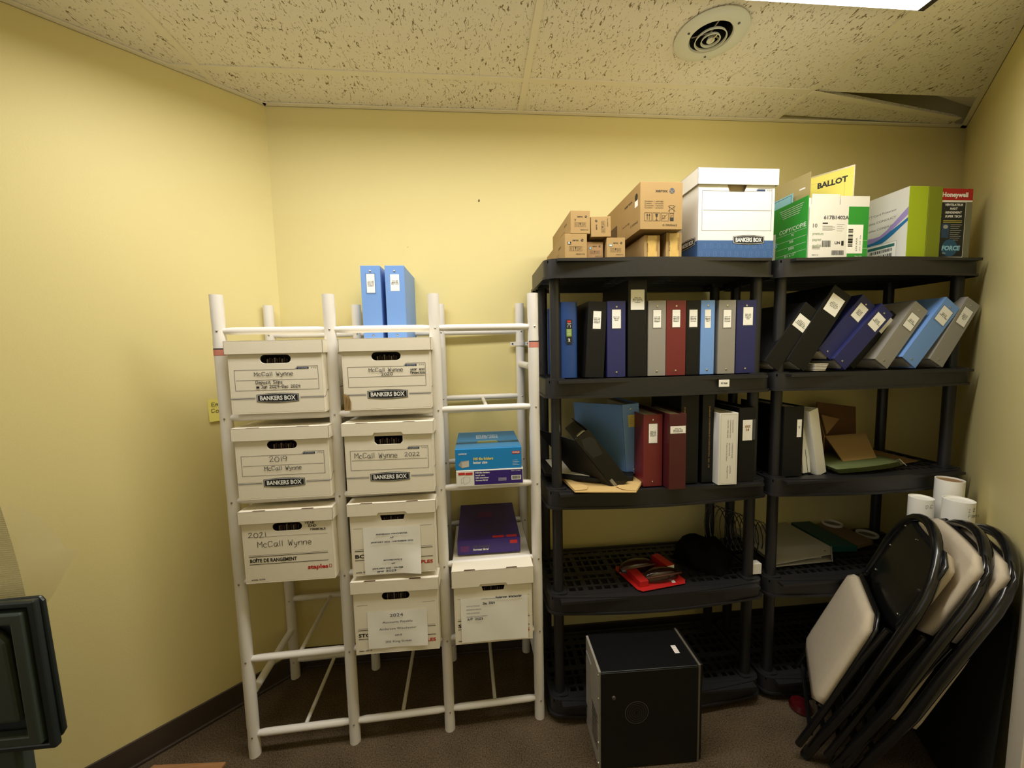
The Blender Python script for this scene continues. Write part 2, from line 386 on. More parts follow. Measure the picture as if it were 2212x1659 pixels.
for j, y in enumerate(ys[1:]):
    xa = Lc.x + y * .731 / .682; xb = Rc.x + y * .7135 / .7005
    if j == 0:
        bar('grid_bar', (xa, y), (GX + TW, y)); bar('grid_bar', (GX + TW, y), (2.345, -.075), z0=CEIL - .006)
    else: bar('grid_bar', (xa, y), (xb, y))
def angle(name, a, b):
    a = Vector(a); b = Vector(b); d = (b - a).normalized(); n = Vector((-d.y, d.x)); c = (a + b) / 2
    if (Vector((0, -1.8)) - c).dot(n) < 0: n = -n
    mb = MB(); mb.prism([tuple(a), tuple(b), tuple(b + n * .022), tuple(a + n * .022)], CEIL - .002, CEIL + .002, M_grid)
    mb.prism([tuple(a), tuple(b), tuple(b + n * .002), tuple(a + n * .002)], CEIL - .002, CEIL + .02, M_grid); struct(mb.build(name))
angle('trim_1', Lc, Rc); angle('trim_2', Lc, L1); angle('trim_3', Rc, R1)
mb = MB(); mb.prism([tuple(Lc + Vector((0, .08))), tuple(L1), tuple(R1), tuple(Rc + Vector((.05, .08)))], CEIL + .24, CEIL + .3, mat('plenum_dark', (96, 84, 62), .9)); mb.build('ceiling_deck', ceil)
# ceiling light
t = thing('ceiling_light', 'long white wraparound fluorescent fixture lit on the ceiling tiles', 'light', (0, 0, 0))
X0, X1, YB, YF, ZB = -1.03, 1.352, -.692, -.95, 2.497
def lens_prof(): # (y,z)
    return [(YB, CEIL - .016), (YB + .0, CEIL - .03), (YB - .003, ZB + .006), (YB - .01, ZB), (YF + .04, ZB), (YF + .012, ZB + .012), (YF, CEIL - .03), (YF, CEIL - .016)]
pf = lens_prof(); mb = MB(); n = len(pf)
bt = pf[2:6]; mb.add([(X0, y, z) for y, z in bt] + [(X1, y, z) for y, z in bt], [(i, i + 1, 4 + i + 1, 4 + i) for i in range(3)], M_emit); mb.build('diffuser', t)
mb = MB()
for sd in (pf[:3], pf[5:]): mb.add([(X0, y, z) for y, z in sd] + [(X1, y, z) for y, z in sd], [(i, i + 1, 3 + i + 1, 3 + i) for i in range(2)], M_white_met)
mb.build('opaque_side', t)  # opaque sides, shaped to keep lamp light off the wall tops
mb = MB(); mb.box(X0, X1, YF - .004, YB + .004, CEIL - .016, CEIL - .001, M_white_met); mb.build('housing', t)
for xa, xb in ((X0 - .02, X0), (X1, X1 + .02)):
    mb = MB(); s = [(y + (.002 if y == YB else 0), z - .002) for y, z in pf]
    mb.add([(xa, y, z) for y, z in s] + [(xb, y, z) for y, z in s], [tuple(range(n)), tuple(range(2 * n - 1, n - 1, -1))] + [(i, (i + 1) % n, n + (i + 1) % n, n + i) for i in range(n)], M_ink if xa < 0 else mat('dark_gasket', (40, 36, 26), .6)); mb.build('gasket', t)
mb = MB(); s = [(y, z) for y, z in pf]
xa, xb = X1 + .02, X1 + .075
mb.add([(xa, y, z + .004) for y, z in s] + [(xb, y * .96 - .032, z * .7 + (CEIL - .004) * .3) for y, z in s], [tuple(range(n)), tuple(range(2 * n - 1, n - 1, -1))] + [(i, (i + 1) % n, n + (i + 1) % n, n + i) for i in range(n)], M_white_met); mb.build('end_cap', t)
# air vent
vc = (.836, -.478)
t = thing('air_vent', 'round white ceiling air diffuser with concentric rings', 'vent', (vc[0], vc[1], CEIL))
M_vent = mat('vent_white', (222, 224, 210), .45); M_dark = mat('duct_dark', (20, 22, 26), .8)
mb = MB(); mb.lathe([(.118, 0.0), (.118, -.003), (.112, -.007), (.085, -.010), (.071, -.008), (.067, -.003)], M_vent, seg=48); mb.build('flange', t, smooth=True)
for r, z in ((.049, -.016), (.029, -.018)):
    mb = MB(); mb.lathe([(r - .002, z + .007), (r - .0005, z), (r + .0025, z + .0005), (r - .0005, z + .008), (r - .002, z + .007)], M_vent, seg=40); mb.build('ring', t, smooth=True)
mb = MB(); mb.lathe([(0, -.020), (.011, -.020), (.013, -.018), (.006, .0), (0, .002)], M_vent, seg=24); mb.build('hub', t, smooth=True)
mb = MB(); mb.lathe([(.067, -.003), (.0665, .08), (0, .08)], M_dark, seg=32); mb.build('duct', t)
mb = MB()
for a in range(3):
    an = math.radians(a * 120 + 30); mb.tube([(0, 0, .01), (.06 * math.cos(an), .06 * math.sin(an), .012)], .003, M_screw, seg=6)
mb.tube([(0, 0, -.02), (.004, -.03, -.022)], .002, mat('cream_tab', (226, 214, 160), .5), seg=6); mb.build('spokes', t)
for a in (70, 190, 310):
    an = math.radians(a); mb = MB(); mb.lathe([(0, -.013), (.004, -.012), (.004, -.006)], M_inkg, c=(.088 * math.cos(an), .088 * math.sin(an), 0), seg=8); mb.build('screw', t)

# ------------------------------------------------------------------ white pipe rack
TH = .0292; ct, st_ = math.cos(TH), math.sin(TH); RX, RY, RS, RDp, RH = -.8806, -.4116, .3653, .356, 1.7154
def rk(i, b, z=0): return Vector((RX + i * RS * ct - b * RDp * st_, RY + i * RS * st_ + b * RDp * ct, z))
rack = thing('pipe_rack', 'white plastic pipe storage rack with three bays against the yellow wall', 'rack')
LV = [.085, .385, .687, .99, 1.29, 1.592]
for i in range(4):
    for b in (0, 1):
        p = rk(i, b); h = RH if b == 0 else RH + .005
        rr = .0205 if b == 0 else .0205
        mb = MB(); z = [0.0]; rs = [rr]
        for l in LV:   # pinched slightly where rungs join
            for dz, k in ((-.04, 1), (-.018, .96), (.018, .96), (.04, 1)): z.append(max(.004, l + dz)); rs.append(rr * k)
        z.append(h); rs.append(rr)
        mb.tube([(p.x, p.y, q) for q in z], rr, M_pipe, seg=20, rs=rs, caps=True)
        mb.tube([(p.x, p.y, h - .03), (p.x, p.y, h + .0004)], rr * .86, mat('pipe_bore', (150, 146, 138), .7), seg=20)
        po = mb.build('post', rack, smooth=True)
        for l in LV:
            for sgn in ((-1,) if b == 0 else (-1,)):
                q = MB(); q.lathe([(.0035, 0), (.0035, .0015), (.001, .003), (0, .003)], M_screw, seg=8, M=Matrix.Translation((p.x + .004, p.y - rr * .93, l)) @ Matrix.Rotation(math.pi / 2, 4, 'X')); q.build('screw', po)
for l in LV:
    for i in range(3):
        for b in (0, 1):
            a = rk(i, b, l); c = rk(i + 1, b, l); d = (c - a).normalized(); a2 = a + d * .017; c2 = c - d * .017
            mb = MB(); mb.tube([a2, a2 + d * .012, a2 + d * .025, c2 - d * .025, c2 - d * .012, c2], .0128, M_pipe, seg=16, rs=[.0105, .0115, .0128, .0128, .0115, .0105]); mb.build('rung', rack, smooth=True)
        a = (rk(i, 0, l) + rk(i + 1, 0, l)) / 2; c = (rk(i, 1, l) + rk(i + 1, 1, l)) / 2
        if l < 1.5:
            mb = MB(); mb.tube([a + Vector((0, .012, .0)), c - Vector((0, .012, 0))], .0075, M_pipe, seg=12); mb.build('cross_bar', rack, smooth=True)
for i, zs in ((0, (.237, 1.44)), (3, (.237, 1.44))):
    for z in zs:
        mb = MB(); mb.tube([rk(i, 0, z), rk(i, 1, z)], .0145, M_pipe, seg=14); mb.build('side_rail', rack, smooth=True)
M_pink = mat('pink_sticker', (216, 138, 122), .6); 
for i, z in ((0, 1.522), (3, 1.527)):
    p = rk(i, 0); rr = .0209; mb = MB(); nn = 14
    for (z0, z1, m) in ((z - .013, z + .007, M_pink), (z + .0075, z + .0115, M_ink)):
        A = [math.radians(-165 + 150 * k / nn) for k in range(nn + 1)] if i == 0 else [math.radians(-150 + 150 * k / nn) for k in range(nn + 1)]
        vs = [(p.x + rr * math.cos(a), p.y + rr * math.sin(a), zz) for zz in (z0, z1) for a in A]
        mb.add(vs, [(k, k + 1, nn + 2 + k, nn + 1 + k) for k in range(nn)], m)
    mb.build('warning_sticker', rack)
p = rk(3, 1); q = MB(); q.lathe([(.021, -.009), (.0245, -.009), (.0245, .009), (.021, .009)], M_pipe, c=(p.x, p.y, 1.535), seg=20)
for s_ in (-1, 1): q.box(p.x + s_ * .034 - .012, p.x + s_ * .034 + .012, p.y - .006, p.y + .006, 1.527, 1.543, M_pipe); q.tube([(p.x + s_ * .036, p.y - .0075, 1.535), (p.x + s_ * .036, p.y - .006, 1.535)], .004, M_ink, seg=8)
q.build('pipe_clamp', rack, smooth=True)

# ------------------------------------------------------------------ storage boxes
def stadium(cx, cz, w, h, n=6):
    r = h / 2; return arc(cx + w / 2 - r, cz, r, -90, 90, n) + arc(cx - w / 2 + r, cz, r, 90, 270, n)
def bankers_logo(P, cx, cz, w, h):
    def hexa(w, h, k=6):
        top = [(cx + w / 2 * math.cos(a) if 0 else cx + w / 2 - w * i / k, cz + h / 2 * (.74 + .26 * math.sin(math.pi * i / k))) for i in range(k + 1) for a in (0,)]
        bot = [(x, 2 * cz - y) for x, y in reversed(top)]; return top + bot
    P.up().poly(hexa(w, h), M_ink); P.up().poly(hexa(w * .965, h * .88), M_inkw); P.up().poly(hexa(w * .945, h * .8), M_ink)
    P.up().text('BANKERS BOX', cx, cz - h * .20, h * .42, M_inkw, width=w * .84, al='c', bold=.03)
def lid(parent, w, d, h, drop, m, notch=False, t=.003, over=.007, slots=True, tear=0):
    x = w / 2 + over; mb = MB(); y0 = -over; y1 = d + over
    # top and four flaps
    if slots:
        mb.box(-x, x, y0, y1, h, h + t, m)
    else: mb.box(-x, x, y0, y1, h, h + t, m)
    if notch:
        n0, n1, nz = -.047, .047, .009
        mb.prism([(-x, h - drop), (n0 - .006, h - drop), (n0, h - drop + nz), (n1, h - drop + nz), (n1 + .006, h - drop), (x, h - drop), (x, h + t), (-x, h + t)], -y0 - t, -y0, m, M=Matrix(((1, 0, 0, 0), (0, 0, -1, 0), (0, 1, 0, 0), (0, 0, 0, 1))))
    else: mb.box(-x, x, y0, y0 + t, h - drop, h + t, m)
    mb.box(-x, x, y1 - t, y1, h - drop, h + t, m); mb.box(-x, -x + t, y0, y1, h - drop, h + t, m); mb.box(x - t, x, y0, y1, h - drop, h + t, m)
    o = mb.build('lid', parent, bevel=.0012)
    if slots:
        P = Print((-x, y0, h + t), (1, 0, 0), (0, 1, 0), (0, 0, 1))
        for u in (.22, .73): P.poly([(2 * x * u - .022, .0008), (2 * x * u + .022, .0008), (2 * x * u + .019, .009), (2 * x * u - .019, .009)], M_inkb)
        P.build(o, 'tab_slots')
    return o
def carton(name, label, x0, x1, y, z, h, d=.37, rz=0, hole='oval', style='bankers', m=None, drop=.042, group=None, rx=0):
    w = x1 - x0; t = thing(name, label, 'box', ((x0 + x1) / 2, y, z), rz, group); t.rotation_euler = (rx, 0, rz)
    w -= .014; m = m or M_card; mb = MB(); T = .004
    mb.box(-w / 2, w / 2, 0, d, 0, T, m); mb.box(-w / 2, -w / 2 + T, 0, d, T, h - .002, m); mb.box(w / 2 - T, w / 2, 0, d, T, h - .002, m); mb.box(-w / 2 + T, w / 2 - T, d - T, d, T, h - .002, m)
    hz = h - drop - .018
    if hole == 'oval': hp = stadium(0, hz, .100, .029)
    elif hole == 'half': hp = [(-.049, hz - .006), (-.040, hz - .016), (.040, hz - .016), (.049, hz - .006), (.049, hz + .014), (-.049, hz + .014)]
    elif hole == 'trap': hp = [(-.038, hz - .004), (.038, hz - .004), (.044, hz + .015), (-.044, hz + .015)]
    hole_panel(mb, -w / 2 + T, w / 2 - T, T, h - .002, hp, 0, T, m)
    mb.build('bin', t, bevel=.001)
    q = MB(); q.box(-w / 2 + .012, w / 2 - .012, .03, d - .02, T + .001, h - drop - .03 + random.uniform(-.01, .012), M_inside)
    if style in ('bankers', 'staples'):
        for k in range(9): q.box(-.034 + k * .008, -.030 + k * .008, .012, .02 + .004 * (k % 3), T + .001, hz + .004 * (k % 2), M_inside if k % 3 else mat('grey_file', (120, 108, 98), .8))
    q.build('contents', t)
    lid(t, w, d, h, drop, m, notch=(hole in ('half', 'trap')))
    P = F_front(-w / 2, 0, 0); P.h = .0006
    if style == 'bankers':
        u0, u1 = .018, w - .016; v1 = hz - .030; v0 = v1 - .076; k = .0012
        P.line([(u0, v0), (u0, v1 - .006), (u1 - .075, v1 - .006), (u1 - .066, v1 + .004), (u1, v1 + .004), (u1, v0), (u0, v0)], k, M_inkg); P.line([(u0 + .004, (v0 + v1) / 2 - .003), (u1 - .004, (v0 + v1) / 2 - .003)], k, M_inkg)
        P.poly([(u1 - .072, v1 - .006), (u1 - .03, v1 - .006), (u1 - .03, v1 + .001), (u1 - .066, v1 + .001)], M_inkn)
        P.text('772', u1 - .004, v1 - .004, .0042, M_inkg, width=.019, al='r'); P.up().text('STOR/FILE', u1 - .064, v1 - .0042, .003, M_inkw, width=.03)
        lz = v0 - .027
        for a, b in ((.002, w / 2 - .074), (w / 2 + .074, w - .001)):
            P.line([(a, lz + .003), (b, lz + .003)], .0008, M_inkg); P.line([(a, lz - .0005), (b, lz - .0005)], .0017, M_inkn); P.line([(a, lz - .0035), (b, lz - .0035)], .0006, M_inkg)
        bankers_logo(P, w / 2 + .0, lz, .138, .034)
        R = F_left(-w / 2, d, 0); R.line([(0, lz), (d, lz)], .002, M_inkn); R.build(t, 'side_stripe')
        R = Print((w / 2, 0, 0), (0, 1, 0), (0, 0, 1), (1, 0, 0)); R.line([(0, lz), (.01, lz), (.03, lz + .02), (d, lz + .02)], .002, M_inkn); R.build(t, 'side_stripe')
    t['_hz'] = hz; del t['_hz']
    return t, P, w, hz
# rack boxes -----------------------------------------------------------------
YF_ = -.455
M_pen = mat('marker_ink', (16, 16, 20), .7)
g = 'white file storage boxes on the pipe rack'
t, P, w, hz = carton('storage_box', 'white file box handwritten Deposit Slips Jan 2024 - Dec 2024, in the top left bay', -.842, -.522, YF_, 1.3065, .247, group=g)
P.up().hand('McCall Wynne', w * .27, hz - .057, .013, M_pen, width=.128, rot=.0); P.hand('Deposit Slips', w * .28, hz - .084, .0100, M_pen, width=.088); P.hand('Jan 2024-Dec 2024', w * .33, hz - .099, .0095, M_pen, width=.130); P.rect(w * .28, hz - .099, w * .28 + .01, hz - .092, M_pen); P.build(t)
t, P, w, hz = carton('storage_box', 'white file box handwritten 2019, in the left bay middle row', -.843, -.520, YF_, 1.0045, .252, rz=.0, group=g)
P.up().hand('2019', w * .36, hz - .058, .017, M_pen, width=.062); P.hand('McCall Wynne', w * .30, hz - .089, .014, M_pen, width=.125); P.build(t)
t, P, w, hz = carton('storage_box', 'white file box handwritten 2021 with BOITE DE RANGEMENT printing, lowest in the left bay', -.842, -.523, YF_ - .003, .7015, .262, style='staples', group=g)
P.text('BOÎTE DE RANGEMENT', .02, .078, .0125, M_ink, width=.158, bold=.03)
for z_, k in ((.104, .0008), (.099, .002), (.071, .002)): P.line([(.018, z_), (w - .02, z_)], k, M_ink)
P.line([(.018, hz - .032), (w - .018, hz - .032)], .0008, M_ink)
P.text('staples', w - .022, .042, .0145, M_inkr, width=.070, al='r', bold=.035); P.frame(w - .018, .044, w - .010, .054, .0015, M_inkr); P.text('article 13719', .02, .012, .005, M_ink, width=.046, bold=.03)
P.up().hand('2021', .022, hz - .032, .0165, M_pen, width=.062); P.hand('McCall Wynne', .05, hz - .069, .02, M_pen, width=.185); P.hand('YEAR', w - .092, hz + .006, .008, M_pen, width=.034); P.hand('END', w - .080, hz - .005, .007, M_pen, width=.028); P.hand('FINANCIALS', w - .074, hz - .017, .006, M_pen, width=.052)
P.build(t)
t, P, w, hz = carton('storage_box', 'white file box handwritten 2020 year end financials, with a torn brown corner', -.471, -.158, YF_, 1.3065, .248, group=g)
P.up().hand('McCall Wynne', w * .30, hz - .054, .013, M_pen, width=.118); P.hand('2020', w * .44, hz - .067, .009, M_pen, width=.04); P.hand('year end', w - .068, hz - .052, .008, M_pen, width=.05); P.hand('financials', w - .068, hz - .064, .0075, M_pen, width=.052)
P.poly([(0, .0), (.022, .002), (.024, .03), (.018, .052), (.003, .06), (0, .06)], M_kraft)
for k in range(4): P.up(.0001).line([(.003 + .005 * k, .006), (.004 + .005 * k, .05 - .003 * k)], .0015, M_inkb)
P.build(t)
t, P, w, hz = carton('storage_box', 'white file box handwritten McCall Wynne 2022, in the middle bay under the 2020 box', -.478, -.160, YF_ - .005, 1.0045, .255, rz=-.015, hole='half', group=g)
P.up().hand('McCall Wynne', w * .11, hz - .063, .018, M_pen, width=.15); P.hand('2022', w * .68, hz - .061, .013, M_pen, width=.055); P.build(t)
t, P, w, hz = carton('storage_box', 'white file box with a taped paper sheet reading ANDERSON WINCHESTER', -.476, -.163, YF_ - .003, .7015, .268, hole='trap', style='staples', group=g)
def staples_print(P, w, hz, word, art, y0=.064, foot='TAPLES'):
    for z_, k in ((hz - .030, .0009), (y0 + .036, .0009), (y0 + .03, .0022), (y0 - .004, .0022)): P.line([(.012, z_), (.05, z_)], k, M_ink); P.line([(w - .055, z_), (w - .012, z_)], k, M_ink)
    P.text(word, .012, y0 + .004, .013, M_ink, width=.01 + .0135 * len(word), bold=.03); P.text(art, .012, .012, .005, M_ink, width=.045, bold=.03)
    P.text(foot, w - .012, y0 - .030, .012, M_inkr, width=.012 * len(foot), al='r', bold=.035)
staples_print(P, w, hz, 'BOÎTE', 'article 18219'); P.build(t)
def sheet_paper(parent, u0, v0, u1, v1, w, curl=.0, name='paper_sheet'):
    mb = MB(); n = 8; y = -.002; vs = []
    for j in range(n + 1):
        for i in range(n + 1):
            a = i / n; b = j / n; cu = curl * max(0, a - .6) * max(0, .5 - b) * 4
            vs.append((-w / 2 + u0 + (u1 - u0) * a, y - cu - .0008 * math.sin(a * 9 + b * 5), v0 + (v1 - v0) * b))
    mb.add(vs, [(j * (n + 1) + i, j * (n + 1) + i + 1, (j + 1) * (n + 1) + i + 1, (j + 1) * (n + 1) + i) for j in range(n) for i in range(n)], M_paper); o = mb.build(name, parent, smooth='all'); return o
o = sheet_paper(t, .044, .004, .246, .180, w, curl=.02)
P = F_front(-w / 2, -.004, 0)
for s_, v, cw in (('ANDERSON WINCHESTER', .152, .112), ('A/P', .138, .013), ('JANUARY 2022 - DECEMBER 2022', .123, .15), ('BOWMANVILLE', .054, .066), ('A/P', .040, .013), ('JANUARY 2022 - DECEMBER 2022', .024, .148)): P.text(s_, .145, v, .0052, M_ink, width=cw, al='c', bold=.03)
P.hand('and 2023', .088, .013, .006, M_pen, width=.07); P.build(o)
t, P, w, hz = carton('storage_box', 'white file box with a taped sheet reading 2024 Accounts Payable, lowest in the middle bay', -.480, -.163, YF_ - .006, .400, .280, rz=-.012, style='staples', group=g)
staples_print(P, w, hz, 'STORAGE', 'item 13719', foot='STAPLES'); P.build(t)
o = sheet_paper(t, .047, .022, .262, .165, w, curl=.004); P = F_front(-w / 2, -.004, 0)
P.text('2024', .152, .142, .012, M_ink, width=.048, al='c')
for s_, v, cw in (('Accounts Payable', .118, .108), ('Anderson Winchester', .092, .134), ('and', .067, .024), ('200 King Street', .042, .095)): P.text(s_, .155, v, .0085, M_ink, width=cw, al='c')
P.build(o)
t, P, w, hz = carton('storage_box', 'white file box with a blank form sheet marked Dec 2024, lowest in right bay', -.118, .190, YF_, .4015, .290, hole='trap', style='staples', drop=.062, group=g)
staples_print(P, w, hz, 'STO', 'item 13719', foot='S'); P.build(t)
o = sheet_paper(t, .024, .008, .276, .182, w, curl=.003); P = F_front(-w / 2, -.004, 0)
for s_, u, v, cw in (('CORPORATION NO.:', .10, .185 - .010, .055), ('DATE OF STORAGE:', .045, .150, .05), ('RETENTION PERIOD:', .045, .136, .055), ('DATE OF DISPOSAL:', .045, .122, .05), ('DESCRIPTION OF CONTENTS:', .045, .108, .078)): P.text(s_, u, v, .0045, M_inkg, width=cw)
P.hand('Anderson Winchester', .155, .176, .008, M_pen, width=.1); P.hand('Dec 2024', .108, .156, .008, M_pen, width=.045); P.hand('A/P 2023', .048, .097, .008, M_pen, width=.06); P.build(o)

# file folder boxes --------------------------------------------------------------
def plain_box(name, label, cat, x0, x1, y, z, h, d, m, rz=0, group=None, bevel=.0012, part='shell', rx=0, ry=0):
    t = thing(name, label, cat, ((x0 + x1) / 2, y, z), rz, group); t.rotation_euler = (rx, ry, rz); w = x1 - x0
    mb = MB(); mb.box(-w / 2, w / 2, 0, d, 0, h, m); mb.build(part, t, bevel=bevel); return t, w
M_cyan = mat('cyan_blue_card', (20, 132, 204), .35); M_cyand = mat('dull_blue_card', (44, 118, 166), .5)
M_purp = mat('purple_card', (52, 30, 118), .38); M_inky = mat('yellow_ink', (240, 220, 90), .6); M_icon = mat('icon_grey', (160, 158, 150), .6)
t, w = plain_box('folder_box', 'white and purple box of 100 legal size file folders under the blue box', 'box', -.088, .160, -.435, 1.0065, .060, .36, M_cardw)
P = F_front(-w / 2, 0, 0); P.rect(.066, .004, w - .002, .056, M_purp); P.up()
for k, s_ in enumerate(('100 file folders', 'legal size', '100 chemises', 'format légal')): P.text(s_, .071, .047 - .0095 * k, .0052, M_inkw, width=[.052, .034, .048, .044][k], bold=.03)
P.rect(w - .044, .017, w - .008, .034, M_inkw); P.text('Item / article', w - .044, .050, .003, M_inkw, width=.034); P.up(); barcode(P, w - .041, .02, .03, .012); 
P.rect(.008, .044, .032, .053, M_inkr); P.rect(.034, .043, .060, .052, M_inkr); P.line([(.018, .012), (.018, .028), (.03, .036), (.05, .034), (.05, .018), (.03, .008), (.026, .016), (.018, .012)], .0006, M_inkg); P.line([(.026, .016), (.026, .028), (.03, .036)], .0006, M_inkg)
for k in range(4): P.line([(.155, .020 - .003 * k + .006), (.185, .020 - .003 * k + .006)], .0007, M_inkw)
P.build(t)
t, w = plain_box('folder_box', 'bright blue box of 100 letter size file folders on the rack', 'box', -.090, .156, -.432, 1.0675, .078, .30, M_cyan)
P = F_front(-w / 2, 0, 0); P.text('100 file folders', .066, .036, .0095, M_inky, width=.074, bold=.03); P.text('letter size', .066, .022, .0095, M_inkw, width=.052, bold=.03)
P.poly([(.012, .022), (.022, .034), (.05, .036), (.05, .012), (.024, .008), (.012, .018)], M_icon); P.up().poly([(.024, .008), (.024, .03), (.05, .034), (.05, .012)], mat('icon_light', (196, 192, 182), .6))
P.text('OFFICE', .012, .058, .005, M_inkw, width=.03, bold=.03); P.rect(w - .036, .054, w - .006, .064, M_inkr); P.up().text('STAPLES', w - .034, .0565, .005, M_inkw, width=.026, bold=.03)
for k in range(4): P.line([(w - .034, .03 - .006 * k), (w - .016 + .006 * (k % 2), .03 - .006 * k)], .0008, M_inkw)
P.build(t)
P = F_top(-w / 2, 0, .078); P.rect(.0, .012, w, .29, M_cyand); P.up().rect(0, .09, w, .1, mat('dark_blue_card', (24, 84, 128), .5)); P.up()
P.poly([(.08, .085), (.165, .085), (.16, .125), (.085, .125)], mat('folder_photo', (150, 158, 110), .7)); P.up()
for s_, v in (('letter size', .19), ('100 file folders', .215), ('format lettre', .165)): P.text(s_, w / 2, v, .014, M_inkw, width=.09, al='c', bold=.02)
P.build(t)
t, w = plain_box('folder_box', 'purple box of legal size file folders lying alone on the rack', 'box', -.098, .152, -.36, .7025, .058, .37, M_purp)
P = F_front(-w / 2, 0, 0); P.text('100 chemises', .062, .028, .0085, M_inkg, width=.066, bold=.03); P.text('format légal', .062, .015, .0085, M_inkw, width=.06, bold=.03); P.rect(w - .042, .036, w - .012, .05, M_inkr)
P.rect(.012, .012, .045, .036, mat('violet_print', (96, 36, 110), .5)); P.build(t)
P = F_top(-w / 2, 0, .058); P.rect(w - .11, .010, w - .065, .028, M_inkr); P.rect(w - .055, .010, w - .012, .028, M_inkr)
P.text('legal size', .155, .075, .018, M_inkg, width=.07, al='c', bold=.02, rot=180); P.text('format légal', .155, .12, .018, M_inkg, width=.086, al='c', bold=.02, rot=180); P.poly([(.08, .2), (.15, .21), (.15, .27), (.085, .26)], mat('violet_print', (96, 36, 110), .5)); P.build(t)

# sticky note on the left wall ------------------------------------------------------
wl = Ld.to_3d(); nl = Vector((.682, -.731, 0)); M_note = mat('yellow_note', (240, 228, 120), .7)
t = Lc + Ld * .287; note = basis((t.x + nl.x * .001, t.y + nl.y * .001, 1.245), -wl, nl)
mb = MB(); vs = []
for j in range(7):
    b = j / 6; vs += [(-.0, .09 * b, .0005 + .008 * (1 - b) ** 2), (.075, .09 * b, .0005 + .008 * (1 - b) ** 2)]
mb.add([(x, y, z) for x, y, z in vs], [(2 * j, 2 * j + 1, 2 * j + 3, 2 * j + 2) for j in range(6)], M_note)
note_o = mb.build('sticky_note'); tag(note_o, 'yellow sticky note with black handwriting stuck on the left wall', 'note')
note_o.matrix_world = basis((t.x + nl.x * .001, t.y + nl.y * .001, 1.245), -wl, nl)
P = Print((0, 0, .004), (1, 0, 0), (0, 1, 0), (0, 0, 1)); P.hand('Em 2', .012, .062, .014, M_pen, width=.05, th=.0016); P.hand('Code', .01, .036, .014, M_pen, width=.05, th=.0016); P.hand('no', .008, .014, .010, M_pen, width=.02, th=.0016); P.hand('R.', .04, .010, .010, M_pen, width=.02, th=.0016); P.build(note_o, 'handwriting')

# ------------------------------------------------------------------ binders
def binder(label, m, xc, y, z, w, h=.287, d=.262, card=None, lines=(), rivet=True, ry=0, rz=0, rx=0, group=None, holder=True, pages=True, rounded=False, pivot=None, fill=.7, rings=False, name='ring_binder', cardx=0, side='c', noteprint=None, cat='binder', opened=0):
    t = thing(name, label, cat, (xc, y, z), rz, group); t.rotation_euler = (rx, ry, rz)
    ox = 0 if pivot is None else (-w / 2 if pivot == 'R' else w / 2)      # origin on the bottom corner it rests on
    T = .0028; mb = MB()
    if rounded:
        r = w / 2; pr = [(ox + r * math.cos(math.radians(a)), .012 + (-.012) * math.sin(math.radians(-a))) for a in range(-180, 1, 15)]
        inn = [(ox + (r - T) * math.cos(math.radians(a)), .014 + (-.011) * math.sin(math.radians(-a))) for a in range(0, -181, -15)]
        mb.prism(pr + inn, 0, h, m)
        yy = .012
    else:
        mb.box(ox - w / 2, ox + w / 2, 0, T, 0, h, m); yy = T
    if opened:
        a_ = math.radians(opened); mb.sheet([(ox - w / 2, yy, 0), (ox - w / 2, yy, h), (ox - w / 2 - d * math.sin(a_), yy + d * math.cos(a_), h), (ox - w / 2 - d * math.sin(a_), yy + d * math.cos(a_), 0)], T, m)
    else: mb.box(ox - w / 2, ox - w / 2 + T, yy + .0005, d, 0, h, m)
    mb.box(ox + w / 2 - T, ox + w / 2, yy + .0005, d, 0, h, m)
    mb.build('cover', t, bevel=.0008, smooth=rounded)
    if pages:
        q = MB(); f = (w - 2 * T) * fill; q.box(ox + w / 2 - T - f - .001, ox + w / 2 - T - .001, .02, .02 + .216, .004, .004 + min(.279, h - .01), M_pages); q.build('pages', t)
        q = MB(); q.box(ox - w * .15, ox + w * .15, T, .007, .02, h - .02, M_chrome)
        for zz in (.04, h / 2, h - .04):
            rr = min(w * .32, .03); q.tube([(ox + rr * math.cos(a) , .012 + rr + rr * math.sin(a), zz) for a in [math.radians(x) for x in range(0, 360, 30)]], .0018, M_chrome, seg=6, closed=True)
        q.build('ring_mechanism', t)
    if card:
        cw, chh, top = card; P = F_front(ox - w / 2, 0 if not rounded else -.0005, 0)
        u0 = w / 2 - cw / 2 + cardx; v1 = h - top
        if holder: P.rect(u0 - .003, v1 - chh - .005, u0 + cw + .003, v1 + .003, mat('holder_' + m.name, tuple(int(255 * min(1, (c + .02)) ** .42 * .8) for c in m.node_tree.nodes['Principled BSDF'].inputs[0].default_value[:3]), .15)); P.up()
        P.rect(u0, v1 - chh, u0 + cw, v1, noteprint or M_paper); P.up()
        n = len(lines)
        for k, s_ in enumerate(lines): P.text(s_, u0 + cw / 2, v1 - chh * .42 - k * .0058, .0036, M_ink, width=min(cw * .86, .0034 * len(s_)), al='c', bold=.03)
        P.build(t, 'spine_label')
    if rivet:
        for zz in (.018, h - .022):
            q = MB(); q.lathe([(.0042, 0), (.0038, .0012), (.0015, .002), (0, .002)], M_chrome, seg=12, M=Matrix.Translation((ox, -.0001, zz)) @ Matrix.Rotation(math.pi / 2, 4, 'X')); q.build('rivet', t)
    return t, ox
S2 = 1.394; g = 'ring binders standing on the second shelf of the left black unit'
